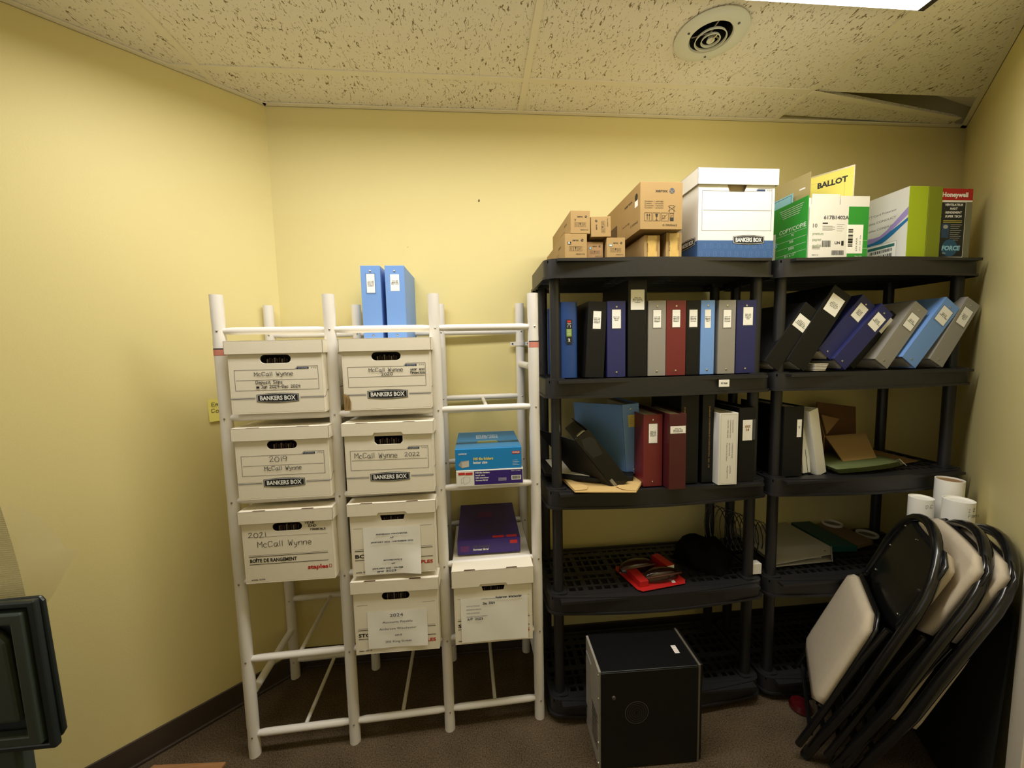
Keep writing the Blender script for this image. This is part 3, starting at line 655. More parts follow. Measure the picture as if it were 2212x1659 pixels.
# the two light blue ones standing on the top box of the rack
g0 = 'light blue binders standing on the white file box'
binder('light blue binder on the rack, left of the two, spine label with black ends', M_sky, -.402, -.262, 1.5575, .074, card=(.031, .072, .032), lines=('YCC 205', 'MINUTES', '2013 TO', 'CURRENT'), group=g0)
binder('light blue binder on the rack, right of the two, plain white spine label', M_sky, -.310, -.262, 1.5575, .074, card=(.034, .064, .034), lines=('YCC 205', 'MINUTES', '2008 TO 2012'), holder=False, group=g0)
C1 = (.031, .066, .036)
# shelf two, left unit
t, ox = binder('royal blue binder with a rounded spine and a green brand label, first beside the post', M_blue, .352, -.385, S2, .068, h=.288, rounded=True, rivet=False, group=g, fill=.4)
P = F_front(-.034, -.0025, 0); P.rect(.022, .132, .045, .222, mat('black_label', (30, 34, 30), .5)); P.up().rect(.0235, .158, .0435, .186, mat('green_label', (128, 158, 62), .5)); P.rect(.027, .211, .041, .218, M_inkr); P.up().text('2', .0335, .140, .010, M_inkw, al='c', bold=.04)
P.line([(.029, .192), (.029, .2), (.034, .204), (.039, .2), (.039, .192)], .001, M_inkw); P.line([(.027, .207), (.041, .207)], .0012, M_inkw)
for k in range(4): P.line([(.027, .182 - .006 * k), (.040, .182 - .006 * k)], .001, M_inkw)
P.build(t, 'spine_label')
binder('black binder leaning between the rounded blue and the navy binder', M_blk, .446, -.398, S2, .072, card=(.03, .066, .036), lines=('DCC 116', 'MINUTES', '2003 to', 'PRESENT'), rivet=False, ry=.05, group=g)
binder('navy binder labelled DCC 121 Minute Book', M_navy, .531, -.402, S2, .071, card=(.034, .07, .032), lines=('DCC 121', 'Minute', 'Book'), group=g)
binder('tall black binder rising above the others on the second shelf', M_blk, .612, -.405, S2, .073, h=.366, d=.30, card=(.053, .075, .038), lines=('DCC 110', 'MINUTE BOOK', 'JULY 2017 TO', 'CURRENT'), rivet=False, holder=False, group=g)
binder('grey binder beside the maroon one on the second shelf', M_grey, .690, -.404, S2, .070, card=C1, lines=('DCC 120', 'MINUTES', '2012 TO', 'PRESENT'), group=g)
binder('maroon binder between a grey and a thin black binder', M_red, .766, -.404, S2, .078, card=C1, lines=('DCC 134', 'MINUTES', '2013 TO', 'PRESENT'), group=g)
binder('thin black binder between the maroon and the light blue binder', M_blk, .838, -.398, S2, .057, card=(.032, .066, .036), lines=('OCC 119', 'Minutes', '2010 to', 'current'), rivet=False, group=g)
binder('narrow light blue binder with a cross shaped white label', M_sky, .897, -.398, S2, .056, card=(.024, .07, .036), lines=('DCC 104', 'Minutes', '1980 to', '2012'), holder=False, group=g)
P = F_front(.897 - .028 + .011 - .0, -.3986, S2); 
binder('taupe binder between the narrow light blue and the last navy binder', M_grey, .978, -.396, S2, .070, card=(.032, .068, .038), lines=('OCC 101', 'Minutes', '2010 to', 'Current'), group=g)
binder('navy binder at the right end of the second shelf row', M_navy, 1.062, -.390, S2, .082, card=(.040, .070, .028), lines=('DCC 187', 'Minutes', '1998 to', '2022'), cardx=.006, group=g)

# ------------------------------------------------------------------ black shelving units
def shelving(label, x0, x1, group):
    t = thing('shelving_unit', label, 'shelf', ((x0 + x1) / 2, -.25, 0), 0, group); W = x1 - x0; hw = W / 2
    yb, yf = .195, -.172        # local: back and front edge (front bulges)
    def outline(off=0, n=5):
        r = .045; pts = []
        pts += arc(hw + off - r, yf - off + r, r, -90, 0, n) + arc(hw + off - r, yb + off - r, r, 0, 90, n) + arc(-hw - off + r, yb + off - r, r, 90, 180, n) + arc(-hw - off + r, yf - off + r, r, 180, 270, n)
        fr = [(-hw - off + r + (W + 2 * off - 2 * r) * k / 10, yf - off - .03 * math.sin(math.pi * k / 10)) for k in range(1, 10)]
        return pts + fr
    tops = [1.833, 1.392, .963, .535, .100]
    for ti, zt in enumerate(tops):
        sh = MB(); sh.ring(outline(0), outline(-.012), zt - .065, zt, M_plast); sh.ring(outline(.005), outline(0), zt - .071, zt - .062, M_plast)
        so = sh.build('shelf', t, smooth=True)
        dk = MB(); z0, z1 = zt - .014, zt - .004; ax, bx = -hw + .012, hw - .012; ay, by = yf + .012, yb - .012
        rows = [(0, .028), (.05, .062), (.098, .11), (.132, .160), (.195, .207), (.243, .255), (.277, .305), (.318, .343)]
        dk.box(ax + .03, bx - .03, yf - .026, ay + .001, z0, z1, M_plast)
        for a, b in rows: dk.box(ax, bx, ay + a, min(by, ay + b), z0, z1, M_plast)
        nx = 24; step = (bx - ax) / nx
        for k in range(nx + 1):
            xx = ax + k * step; wd_ = .010 if k % 4 else .022
            dk.box(max(ax, xx - wd_ / 2), min(bx, xx + wd_ / 2), ay, by, z0 + .001, z1 - .001, M_plast)
        for k in range(6): # stiffening ribs beneath
            yy = ay + .03 + k * .056; dk.box(ax, bx, yy, yy + .003, zt - .05, z0, M_plast)
        for sx in (-1, 1):
            for sy, yy in ((0, yf + .05), (1, yb - .045)): dk.prism(rrect(sx * (hw - .045) - .032, sx * (hw - .045) + .032, yy - .032, yy + .032, .014), zt - .06, zt + .002, M_plast)
        do = dk.build('deck', so)
        if ti < 4:
            zb = tops[ti + 1]
            for sx in (-1, 1):
                for yy in (yf + .05, yb - .045):
                    q = MB(); q.tube([(sx * (hw - .045), yy, zb), (sx * (hw - .045), yy, zt - .06)], .0205, M_plast, seg=18); q.build('post', t, smooth=True)
    for sx in (-1, 1):
        for yy in (yf + .05, yb - .045):
            q = MB(); q.tube([(sx * (hw - .045), yy, 0), (sx * (hw - .045), yy, .045)], .026, M_plast, seg=18); q.build('foot', t, smooth=True)
    return t
gS = 'black plastic shelving units'
u1 = shelving('black five shelf plastic shelving unit beside the white pipe rack', .256, 1.157, gS)
u2 = shelving('black five shelf plastic shelving unit in the corner by the right wall', 1.170, 2.048, gS)
P = Print((.912 - .7065, -.2035, 1.349), (1, 0, 0), (0, 0, 1), (0, -1, 0)); P.rect(0, 0, .042, .027, M_paper); P.up().text('90 9668', .021, .010, .007, M_ink, width=.026, al='c', bold=.03); P.build(u1, 'price_sticker')

# ------------------------------------------------------------------ top of the left unit: cartons
TS = 1.834; gx = 'brown toner cartons on top of the left shelving unit'
def xerox_print(P, w, h, col='Y', rot=0, code='006R01516'):
    P.text('xerox', w * .34, h * .70, h * .085, M_ink, width=w * .28, bold=.02); P.poly([(w * .78 + w * .06 * math.cos(a), h * .735 + w * .06 * math.sin(a)) for a in [math.radians(x) for x in range(0, 360, 30)]], M_ink)
    P.up(); P.line([(w * .74, h * .76), (w * .82, h * .71)], w * .015, M_kraft)
    for k in range(3):
        x = w * (.2 + .2 * k); P.frame(x, h * .3, x + w * .17, h * .48, w * .008, M_ink)
        if k == 0: P.line([(x + w * .06, h * .33), (x + w * .06, h * .45)], w * .012, M_ink); P.line([(x + w * .11, h * .33), (x + w * .11, h * .45)], w * .012, M_ink)
        elif k == 1: P.poly([(x + w * .05, h * .46), (x + w * .12, h * .46), (x + w * .1, h * .38), (x + w * .07, h * .38)], M_ink); P.line([(x + w * .085, h * .38), (x + w * .085, h * .32)], w * .012, M_ink)
        else: P.frame(x + w * .04, h * .36, x + w * .12, h * .44, w * .008, M_ink); P.line([(x + w * .04, h * .36), (x + w * .12, h * .44)], w * .008, M_ink)
    P.text(code, w * .9, h * .14, h * .055, M_ink, width=w * .4, al='r')
M_cy = mat('cyan_ink', (40, 130, 150), .6)
def toner(label, x0, x1, y, z, h, d, letter, lm=None, rot=False, rz=0, m=None, ry=0):
    t, w = plain_box('toner_carton', label, 'box', x0, x1, y, z, h, d, m or M_kraft, rz=rz, group=gx, ry=ry)
    if rot: P = Print((w / 2, 0, 0), (0, 0, 1), (-1, 0, 0), (0, -1, 0)); xerox_print(P, h, w)
    else:
        P = F_front(-w / 2, 0, 0); xerox_print(P, w, h)
        if letter:
            if lm: P.rect(w * .13, h * .56, w * .28, h * .68, lm); P.up().text(letter, w * .205, h * .58, h * .09, M_inkw, al='c', bold=.03)
            else: P.text(letter, w * .18, h * .54, h * .09, M_inkb, bold=.05)
    P.build(t)
    P = F_left(-w / 2, d, 0); P.rect(d * .62, h * .15, d * .82, h * .5, M_inkb) if False else P.frame(d * .5, h * .12, d * .72, h * .42, .001, M_inkb)
    P.text('xerox', d * .82, h * .6, h * .15, M_inkb, al='r'); P.build(t, 'side_printing'); return t
toner('toner carton marked K, lowest at the left end', .330, .412, -.425, TS, .086, .36, 'K', M_ink)
toner('toner carton marked Y, standing on the K carton', .352, .424, -.425, TS + .0865, .081, .33, 'Y')
toner('short toner carton with a cyan mark, set back beside the K carton', .416, .477, -.410, TS, .062, .34, 'C', M_cy, m=M_kraftd)
toner('toner carton with sideways printing, leaning beside the Y carton', .428, .502, -.425, TS + .0755, .072, .33, '', rot=True, ry=-.02)
t = toner('toner carton marked 66 with fine print, between the cyan marked and taped cartons', .486, .555, -.425, TS, .073, .34, '66', M_cy)
for lab, a, b, h_ in (('clear taped brown carton left of the other taped one, under the big carton', .628, .688, .082), ('clear taped brown carton next to the white archive box', .712, .772, .092)):
    t, w = plain_box('taped_carton', lab, 'box', a, b, -.425, TS, h_, .34, M_kraft, group=gx)
    mb = MB(); vs = []
    for j in range(9):
        for i in range(5): vs.append((-w / 2 + .012 + (w - .024) * i / 4, -.0012 - .0012 * math.sin(i * 2.3 + j * 1.7), .002 + (h_ - .004) * j / 8))
    mb.add(vs, [(j * 5 + i, j * 5 + i + 1, (j + 1) * 5 + i + 1, (j + 1) * 5 + i) for j in range(8) for i in range(4)], mat('packing_tape', (206, 170, 96), .12, coat=.6)); mb.build('tape', t, smooth='all')
    P = F_front(-w / 2, -.003, 0); P.text('xerox', w * .22, h_ * .25, h_ * .09, M_ink, width=h_ * .4, rot=90); P.text('006R01517', w * .82, h_ * .3, h_ * .07, M_inkb, width=h_ * .5, rot=90); P.build(t)
t, w = plain_box('drum_carton', 'big long brown drum cartridge carton lying across the smaller ones', 'box', .600, .758, -.452, TS + .0945, .166, .42, M_kraft)
P = F_front(-w / 2, 0, 0); P.text('xerox', .056, .130, .011, M_ink, width=.046, bold=.02); P.poly([(.118 + .010 * math.cos(a), .135 + .010 * math.sin(a)) for a in [math.radians(x) for x in range(0, 360, 20)]], mat('globe_ink', (64, 76, 92), .6)); P.up().line([(.110, .139), (.122, .127)], .002, M_kraft); P.line([(.112, .129), (.126, .139)], .0012, M_kraft)
for k, s_ in enumerate(('Contains: 1 cartridge', 'Contenu : 1 cartouche', 'Contenido: 1 cartucho', 'Contém: 1 cartucho')): P.text(s_, .016, .096 - .0075 * k, .0052, M_ink, width=.07)
for k in range(3): P.frame(.016 + .031 * k, .030, .043 + .031 * k, .058, .001, M_ink)
P.line([(.026, .034), (.026, .053)], .0016, M_ink); P.line([(.034, .034), (.034, .053)], .0016, M_ink); P.line([(.023, .048), (.026, .054), (.029, .048)], .0012, M_ink); P.line([(.031, .048), (.034, .054), (.037, .048)], .0012, M_ink)
P.poly([(.056, .055), (.066, .055), (.064, .044), (.058, .044)], M_ink); P.line([(.061, .044), (.061, .034)], .0016, M_ink); P.line([(.057, .033), (.065, .033)], .0016, M_ink)
P.frame(.083, .038, .092, .050, .001, M_ink); P.line([(.080, .035), (.1, .053)], .001, M_ink); P.frame(.109, .058, .126, .084, .001, M_ink); P.line([(.104, .064), (.131, .082)], .0012, M_ink); P.line([(.104, .082), (.131, .064)], .0012, M_ink); P.frame(.111, .042, .125, .056, .001, M_ink); P.text('27', .118, .046, .006, M_ink, al='c'); P.rect(.111, .030, .125, .041, M_ink)
P.text('013R00662', .138, .012, .007, M_ink, width=.054, al='r'); P.build(t)
P = F_left(-w / 2, .42, 0); P.text('xerox', .27, .118, .012, M_ink, width=.08, bold=.02); P.poly([(.385 + .013 * math.cos(a), .124 + .013 * math.sin(a)) for a in [math.radians(x) for x in range(0, 360, 20)]], M_ink); P.rect(.372, .09, .40, .112, M_paper); P.rect(.10, .03, .19, .085, M_inkb); P.text('013R00662', .33, .03, .008, M_ink, width=.07); P.text('Drum Cartridge', .25, .05, .007, M_ink, width=.07)
P.build(t, 'side_printing')

# white and blue archive box
M_bb = mat('blue_card_band', (54, 92, 146), .55); M_bb2 = mat('pale_blue_print', (92, 126, 176), .55)
x0, x1 = .832, 1.148; w = x1 - x0 - .014; hB = .322
t = thing('archive_box', 'large white archive box with a blue lower band and white lid', 'box', ((x0 + x1) / 2, -.418, TS)); T = .004
mb = MB(); mb.box(-w / 2, w / 2, 0, .37, 0, T, M_cardw); mb.box(-w / 2, -w / 2 + T, 0, .37, T, hB, M_cardw); mb.box(w / 2 - T, w / 2, 0, .37, T, hB, M_cardw); mb.box(-w / 2 + T, w / 2 - T, .366, .37, T, hB, M_cardw)
hz = hB - .066; hole_panel(mb, -w / 2 + T, w / 2 - T, T, hB, [(-.03, hz - .013), (.03, hz - .013), (.04, hz + .018), (-.04, hz + .018)], 0, T, M_cardw); mb.build('bin', t, bevel=.001)
q = MB(); q.box(-w / 2 + .006, w / 2 - .006, .014, .018, .006, hB - .01, mat('tan_inner_card', (186, 168, 128), .8)); q.build('contents', t)
lid(t, w, .37, hB, .056, M_cardw, notch=False, slots=False, over=.009)
P = F_front(-w / 2, 0, 0); P.rect(0, 0, w, .066, M_bb); P.up()
for i in range(11):
    for j in range(2):
        cx = .012 + i * .0285 + (j * .014); cz = .016 + j * .03
        P.line([(cx - .006, cz - .008), (cx - .006, cz + .008), (cx + .003, cz + .008), (cx + .007, cz + .004), (cx, cz), (cx + .007, cz - .004), (cx + .003, cz - .008), (cx - .006, cz - .008)], .0012, M_bb2)
P.frame(.014, .098, w - .012, .252, .0012, M_inkg) if False else P.line([(.014, .102), (.014, .246), (w - .078, .246), (w - .068, .256), (w - .012, .256), (w - .012, .102), (.014, .102)], .0011, M_inkg)
P.line([(.018, .176), (w - .016, .176)], .0011, M_inkg); P.poly([(w - .076, .246), (w - .04, .246), (w - .04, .253), (w - .069, .253)], M_inkn); P.text('703', w - .014, .2465, .0055, M_inkg, width=.02, al='r')
P.up(); bankers_logo(P, w * .665, .068, .125, .036); P.build(t)
P = F_left(-w / 2, .37, 0); P.rect(0, 0, .37, .066, M_bb); P.up(); bankers_logo(P, .29, .068, .125, .036); P.build(t, 'side_printing')

# ------------------------------------------------------------------ top of the right unit
M_green = mat('green_card', (44, 150, 52), .45)
xg0, xg1 = 1.292, 1.545
t = thing('paper_carton', 'open green and white copy paper carton holding signs', 'box', ((xg0 + xg1) / 2, -.402, TS)); w = xg1 - xg0; hg = .232; dg = .33
mb = MB(); T = .004; mb.box(-w / 2, w / 2, 0, dg, 0, T, M_green); mb.box(-w / 2, -w / 2 + T, 0, dg, T, hg + .010, M_green); mb.box(w / 2 - T, w / 2, 0, dg, T, hg, M_green); mb.box(-w / 2, w / 2, dg - T, dg, T, hg, M_green); mb.box(-w / 2 + T, w / 2 - T, 0, T, T, hg, M_cardw); mb.build('carton', t, bevel=.001)
mb = MB(); mb.box(-w / 2 + .012, .0, -.006, -.003, hg - .036, hg + .012, M_cardw); mb.box(.004, w / 2, -.006, -.003, hg - .040, hg + .006, M_cardw); mb.build('flap', t)
P = F_front(-w / 2, -.0062, 0); P.h = .0004; P.rect(.002, 0, .166, .205, M_cardw); P.rect(.166, .0, w - .001, .198, M_green); P.up(); P.rect(.162, .02, w - .022, .13, M_paper); P.up()
P.text('617B1402A', .062, .150, .013, M_inkg, width=.106, bold=.03); P.text('10', .018, .118, .015, M_ink, width=.018)
for k, s_ in enumerate(('premium', 'papier', 'qualité')): P.text(s_, .018, .090 - .022 * k, .011, mat('green_ink', (120, 150, 110), .6), width=[.045, .038, .038][k])
P.rect(.058, .132, .08, .137, M_ink)
for k in range(5): P.line([(.058, .124 - .004 * k), (.1 + .01 * (k % 2), .124 - .004 * k)], .0009, M_inkg)
for k in range(4): P.line([(.118, .13 - .008 * k), (.15 - .008 * (k % 2), .13 - .008 * k)], .0009, M_inkg)
barcode(P, .058, .045, .038, .024); P.text('LIN', .112, .056, .010, M_ink, width=.022, bold=.03); P.rect(.14, .05, .15, .068, M_ink); barcode(P, .10, .014, .052, .018, n=40); P.text('400115', .018, .012, .005, M_ink, width=.026)
for k in range(3): P.line([(.018, .045 - .004 * k), (.05, .045 - .004 * k)], .0016 if k == 1 else .0008, M_ink)
y = .046
while y < .115: P.rect(.168, y, .188, y + random.choice([.001, .002, .003]), M_ink); y += random.choice([.003, .004, .005])
P.text('LIN AAA', .208, .03, .007, M_ink, width=.05, rot=90); P.text('20 08 36', .222, .03, .004, M_inkg, width=.06, rot=90); P.text('Made in USA', .2, .008, .004, M_inkw, width=.03)
for z_ in (.04, .07): P.line([(w - .02, z_), (w - .002, z_)], .0008, M_inkw)
P.build(t)
P = F_left(-w / 2, dg, 0); P.rect(0, 0, .17, .14, M_cardw); P.line([(.06, .04), (.06, .1), (.07, .11), (.12, .11), (.13, .1), (.13, .04), (.12, .03), (.07, .03), (.06, .04)], .0015, M_inkg); P.text('F', .085, .07, .02, M_inkg)
P.text('COPY/COPIE', .325, .128, .017, M_inkw, width=.135, al='r'); P.text('92', .26, .108, .009, M_inkw, al='c'); P.text('20lb', .255, .082, .009, M_inkw, al='c'); P.text('5000', .255, .055, .010, M_inkw, al='c'); P.text('8½ x 11"', .25, .028, .011, M_inkw, al='c')
for k in range(4): P.line([(.175, .121 - .027 * k), (.327, .121 - .027 * k)], .0008, M_inkw)
for k in range(5): P.line([(.19 + .004 * k, .222 - .008 * k), (.31 - .005 * k, .222 - .008 * k)], .0014, M_inkw)
P.build(t, 'side_printing')
# signs standing in the carton
def plate(name, label, cat, pts, th, m, marks=None):
    mb = MB(); mb.sheet(pts, th, m); o = mb.build(name); tag(o, label, cat); return o
def frame_of(a, b, dz=0):   # vertical board from plan point a to b
    U = Vector((b[0] - a[0], b[1] - a[1], 0)).normalized(); return U
M_acr = mat('acrylic_tan', (176, 160, 112), .2, coat=.3)
def board(name, label, cat, a, b, z0, z1, th, m, dip=0):
    U = frame_of(a, b); N = Vector((U.y, -U.x, 0)); L = (Vector(b) - Vector(a)).length
    o = MB(); M = Matrix(((U.x, 0, N.x, a[0]), (U.y, 0, N.y, a[1]), (0, 1, 0, z0), (0, 0, 0, 1)))
    o.prism([(0, 0), (L, 0), (L, z1 - z0), (0, z1 - z0)], -th, 0, m); o_ = o.build(name); o_.matrix_world = M; tag(o_, label, cat); return o_, L
o, L = board('sign_holder', 'tan translucent sign board standing in the carton left of the BALLOT sign', 'sign', (1.300, -.085), (1.335, -.36), TS + .006, 2.182, .003, M_acr)
P = Print((0, 0, 0), (1, 0, 0), (0, 1, 0), (0, 0, 1)); P.rect(L - .045, .285, L - .02, .291, M_inkw); P.build(o, 'slot_marks')
o, L = board('blue_card', 'pale blue printed card leaning in the carton before the tan board', 'card', (1.301, -.07), (1.306, -.31), TS + .006, 2.118, .001, mat('pale_blue_paper', (150, 206, 222), .7))
P = Print((0, 0, 0), (1, 0, 0), (0, 1, 0), (0, 0, 1)); P.frame(.01, .02, L - .008, .272, .0012, M_inkn); P.text('III', L - .025, .21, .01, M_inkn); P.build(o)
o, L = board('ballot_sign', 'yellow BALLOT sign in a clear board standing in the copy paper carton', 'sign', (1.345, -.12), (1.515, -.37), TS + .006, 2.208, .003, mat('acrylic_clearish', (190, 176, 128), .2))
P = Print((0, 0, 0), (1, 0, 0), (0, 1, 0), (0, 0, 1)); P.rect(.0, .10, L - .003, .362, mat('yellow_card', (240, 228, 110), .7)); P.up().text('BALLOT', .183, .312, .021, M_ink, width=.098, bold=.045)
P.frame(.02, .12, L - .03, .335, .0007, M_fade); P.build(o)

# cord protector boxes
M_lime = mat('lime_card', (168, 190, 34), .5)
t, w = plain_box('cord_box', 'white and lime cord protector box with a blue swoosh on its side', 'box', 1.722, 1.806, -.402, TS, .282, .32, M_lime)
P = F_left(-w / 2, .32, 0); P.rect(0, 0, .3195, .2815, M_cardw); P.up()
for k, s_ in enumerate(('CONDUCT Cord Protector', 'Protecteur de câble CONDUCT', 'Protector de cables CONDUCT')): P.text(s_, .275, .205 - .03 * k, .0085, M_inkg, width=[.17, .21, .20][k], al='r')
for off, m_ in ((0, mat('swoosh_blue', (40, 120, 176), .5)), (.016, mat('swoosh_lilac', (170, 150, 214), .5))):
    a = [(.32 * k / 12, .055 + off * 1.5 + .085 * (k / 12) ** 2 + .012 * math.sin(k * .6)) for k in range(13)]; b = [(x, z + .012 + .022 * abs(math.sin(x * 10 + off * 60))) for x, z in reversed(a)]; P.poly(a + b, m_); P.up()
P.rect(.155, .004, .285, .085, M_paper); P.up(); P.rect(.165, .063, .275, .075, mat('teal_ink', (52, 118, 116), .6)); barcode(P, .175, .046, .09, .012); barcode(P, .17, .012, .1, .026); P.frame(.157, .006, .283, .083, .001, M_inkg)
P.poly([(.1, .02), (.13, .02), (.13, .035)], M_ink)
for k in range(3): P.line([(.02, .05 - .008 * k), (.09, .05 - .008 * k)], .0014, M_inkg)
P.build(t, 'side_printing')
t, w = plain_box('lime_box', 'plain lime green box between the cord protector and fan boxes', 'box', 1.808, 1.868, -.402, TS, .281, .32, mat('olive_lime_card', (122, 134, 26), .5))
t, w = plain_box('fan_box', 'dark printed fan box with a red top band by the right wall', 'box', 1.870, 2.012, -.395, TS, .277, .26, mat('fan_box_card', (92, 92, 70), .5))
P = F_front(-w / 2, 0, 0); P.rect(0, .232, w, .277, mat('brand_red', (176, 26, 28), .5)); P.rect(0, 0, w, .232, M_cardw); P.up().rect(.006, .010, w - .030, .224, mat('fan_black', (26, 30, 34), .5)); P.rect(w - .028, .0, w, .226, mat('fan_photo', (120, 118, 92), .6)); P.up()
P.text('Honeywell', .004, .245, .017, M_inkw, width=w - .026, bold=.045)
for k, s_ in enumerate(('VENTILATEUR', 'HAUT', 'RENDEMENT', 'SUPER TECH')): P.text(s_, .06, .210 - .015 * k, .0085, M_inkw, width=[.08, .035, .075, .075][k], al='c', bold=.03, shear=.2)
for k in range(2): P.line([(.016, .152 - .006 * k), (.1, .152 - .006 * k)], .0014, M_inky)
for k in range(9): P.line([(.05, .136 - .0075 * k), (.05 + .05 - .006 * (k % 3), .136 - .0075 * k)], .001, M_inkw)
P.rect(.01, .085, .045, .14, mat('fan_blue', (40, 66, 96), .5)); P.up().poly([(.028 + .011 * math.cos(a), .128 + .008 * math.sin(a)) for a in [math.radians(x) for x in range(0, 360, 30)]], M_icon)
P.poly([(.052 + .036 * math.cos(math.radians(a)), .045 + .034 * math.sin(math.radians(a))) for a in range(0, 360, 20)], mat('fan_blue2', (36, 84, 116), .5)); P.up().text('FORCE', .058, .036, .017, mat('pale_cyan', (150, 200, 224), .5), width=.084, al='c', bold=.05, shear=.15); P.text('12 in', .02, .022, .006, M_inkw); P.rect(.004, .002, w - .05, .008, M_inkw)
P.build(t)

# ------------------------------------------------------------------ leaning binders, second shelf of the right unit
g = 'leaning binders on the second shelf of the right black unit'
def lean(label, m, x, z, deg, w, h, y=-.39, **k):
    return binder(label, m, x, y, z, w, h=h, ry=math.radians(deg), pivot='R', group=g, **k)
lean('black binder leaning behind the post, label near its top edge', M_blk, 1.197, S2 + .005, 36, .070, .285, y=-.395, card=(.058, .055, .05), lines=('OCC 111', 'MINUTE BOOK', 'OCTOBER 1998', 'TO PRESENT 2012'), rivet=False, holder=False, fill=.5)
lean('tall black binder leaning, largest in the slanting row', M_blk, 1.306, S2 + .001, 33, .088, .350, y=-.40, card=(.062, .075, .03), lines=('DCC 110', 'MINUTE BOOK', 'JULY 2012 TO', 'JULY 2017'), rivet=False, holder=False)
lean('navy binder leaning directly beside the tall black binder, bottom raised', M_navy, 1.432, S2 + .04, 40.5, .076, .283, y=-.39, card=(.045, .066, .03), lines=('DCC 164', 'MINUTES', '2008 TO', 'PRESENT'))
lean('navy binder leaning lowest, left of the thin black binder', M_navy, 1.480, S2 + .001, 42.5, .070, .295, y=-.405, card=(.047, .066, .035), lines=('OCC 207', 'MINUTES', '2000 to 2012'))
lean('thin black binder squeezed between the navy and grey leaning binders', M_blk, 1.560, S2 + .001, 42, .040, .285, y=-.365, card=(.02, .075, .025), lines=(), rivet=False, holder=False)
lean('grey binder leaning left of the light blue leaning binder', M_grey, 1.668, S2 + .001, 36, .072, .285, y=-.405, card=(.044, .064, .045), lines=('OCC 104', 'MINUTES', '1996 to 2008'))
lean('light blue binder leaning between two grey binders', M_sky, 1.782, S2 + .001, 37.5, .080, .300, y=-.415, card=(.052, .066, .032), lines=('DCC 112', 'MINUTES', '1993 to 2000'))
lean('grey binder leaning against the right wall side, last of the row', M_grey, 1.905, S2 + .001, 31.5, .072, .292, y=-.415, card=(.045, .072, .038), lines=('DCC 171', 'MINUTES', '2007 to', '2012'))
mb = MB(); mb.sheet([(1.15, -.12, S2 + .002), (1.165, -.12, S2 + .002), (1.235, -.12, 1.56), (1.18, -.12, 1.49)], .03, M_blk); tag(mb.build('black_folder'), 'black folder leaning between the two shelving units', 'folder')
# the loose pages under the raised navy binder
mb = MB()
for k in range(5): mb.box(1.355, 1.40 + .003 * k, -.40, -.19, S2 + .001 + .006 * k, S2 + .005 + .006 * k, M_pages)
tag(mb.build('paper_stack', bevel=.001), 'loose paper pages lying under the raised navy binder', 'papers')

# ------------------------------------------------------------------ third shelf, left unit
S3 = .9645; g = 'items on the third shelf of the left unit'
binder('maroon binder with a white spine label on the third shelf', M_red, .668, -.425, S3, .076, h=.283, card=(.034, .075, .036), lines=('OCC 117', 'MINUTES', '1999 TO', 'PRESENT'), fill=.9)
binder('dark maroon minute book box jutting past the shelf edge', M_dred, .744, -.470, S3, .066, h=.290, d=.27, card=(.06, .028, .046), lines=('DCC 139', 'MINUTES AND', 'INFORMATION'), rivet=False, holder=False, name='book_case', fill=.95)
for lab, xc, w_, u in (('tall black minute book with gold spine lettering behind the maroon case', .822, .072, .012), ('tall black minute book with gold lettering next to the white binder', .898, .048, .026)):
    t, ox = binder(lab, M_blk, xc, -.415, S3, w_, h=.352, d=.26, rivet=False, name='minute_book', fill=.95, cat='book')
    P = F_front(-w_ / 2, 0, 0); P.text('DURHAM CONDOMINIUM CORPORATION  NO. 174', u, .305, .0055, M_gold, width=.245, rot=-90); P.build(t, 'gold_lettering')
t, ox = binder('white binder with vertical printed spine text on the third shelf', M_cardw, .958, -.452, S3, .076, h=.282, rivet=False)
P = F_front(-.038, 0, 0); P.line([(.006, .005), (.006, .277), (.070, .277), (.070, .005), (.006, .005)], .0006, M_fade)
for k, (u, a, b, s_) in enumerate(((.052, .255, .05, 'CONDOMINIUM'), (.042, .255, .07, 'CORPORATION RECORDS'), (.032, .255, .07, 'MINUTES 1988-2005'), (.052, .165, .06, 'A HANDBOOK GUIDE'), (.040, .165, .05, 'SECTION FIVE'), (.030, .165, .07, 'Prepared by the Board'), (.045, .075, .03, 'LION'), (.034, .075, .05, 'Management'))): P.text(s_, u, a, .0045, M_inkg, width=b, rot=-90)
P.build(t, 'spine_printing')
t, ox = binder('black binder with an OCC 14 label at the right end of the third shelf', M_blk, 1.052, -.428, S3, .068, h=.296, rivet=False, holder=False, card=(.040, .082, .048))
P = F_front(-.034, -.001, 0); P.text('OCC', .034, .218, .0085, mat('orange_ink', (150, 96, 40), .7), width=.022, al='c', bold=.04); P.text('14', .034, .205, .0085, mat('orange_ink', (150, 96, 40), .7), width=.012, al='c', bold=.04); P.rect(.055, .168, .066, .25, mat('grey_holder', (70, 70, 72), .3)); P.build(t, 'label_text')
# light blue binder turned to show its cover
t, ox = binder('light blue binder with its wide cover swung open, propped behind the tipped black binder', M_sky, .668, -.335, .992, .072, h=.290, d=.245, pivot='R', rz=math.radians(4), ry=math.radians(-4), rivet=True, fill=.5, opened=33)
P = F_front(-.072, 0, 0); P.rect(.022, .195, .052, .245, mat('yellow_sticker', (222, 206, 120), .7)); P.up()
for k in range(4): P.line([(.023, .236 - .008 * k), (.045 - .004 * (k % 2), .234 - .008 * k)], .0007, M_ink)
P.build(t, 'yellow_sticker')
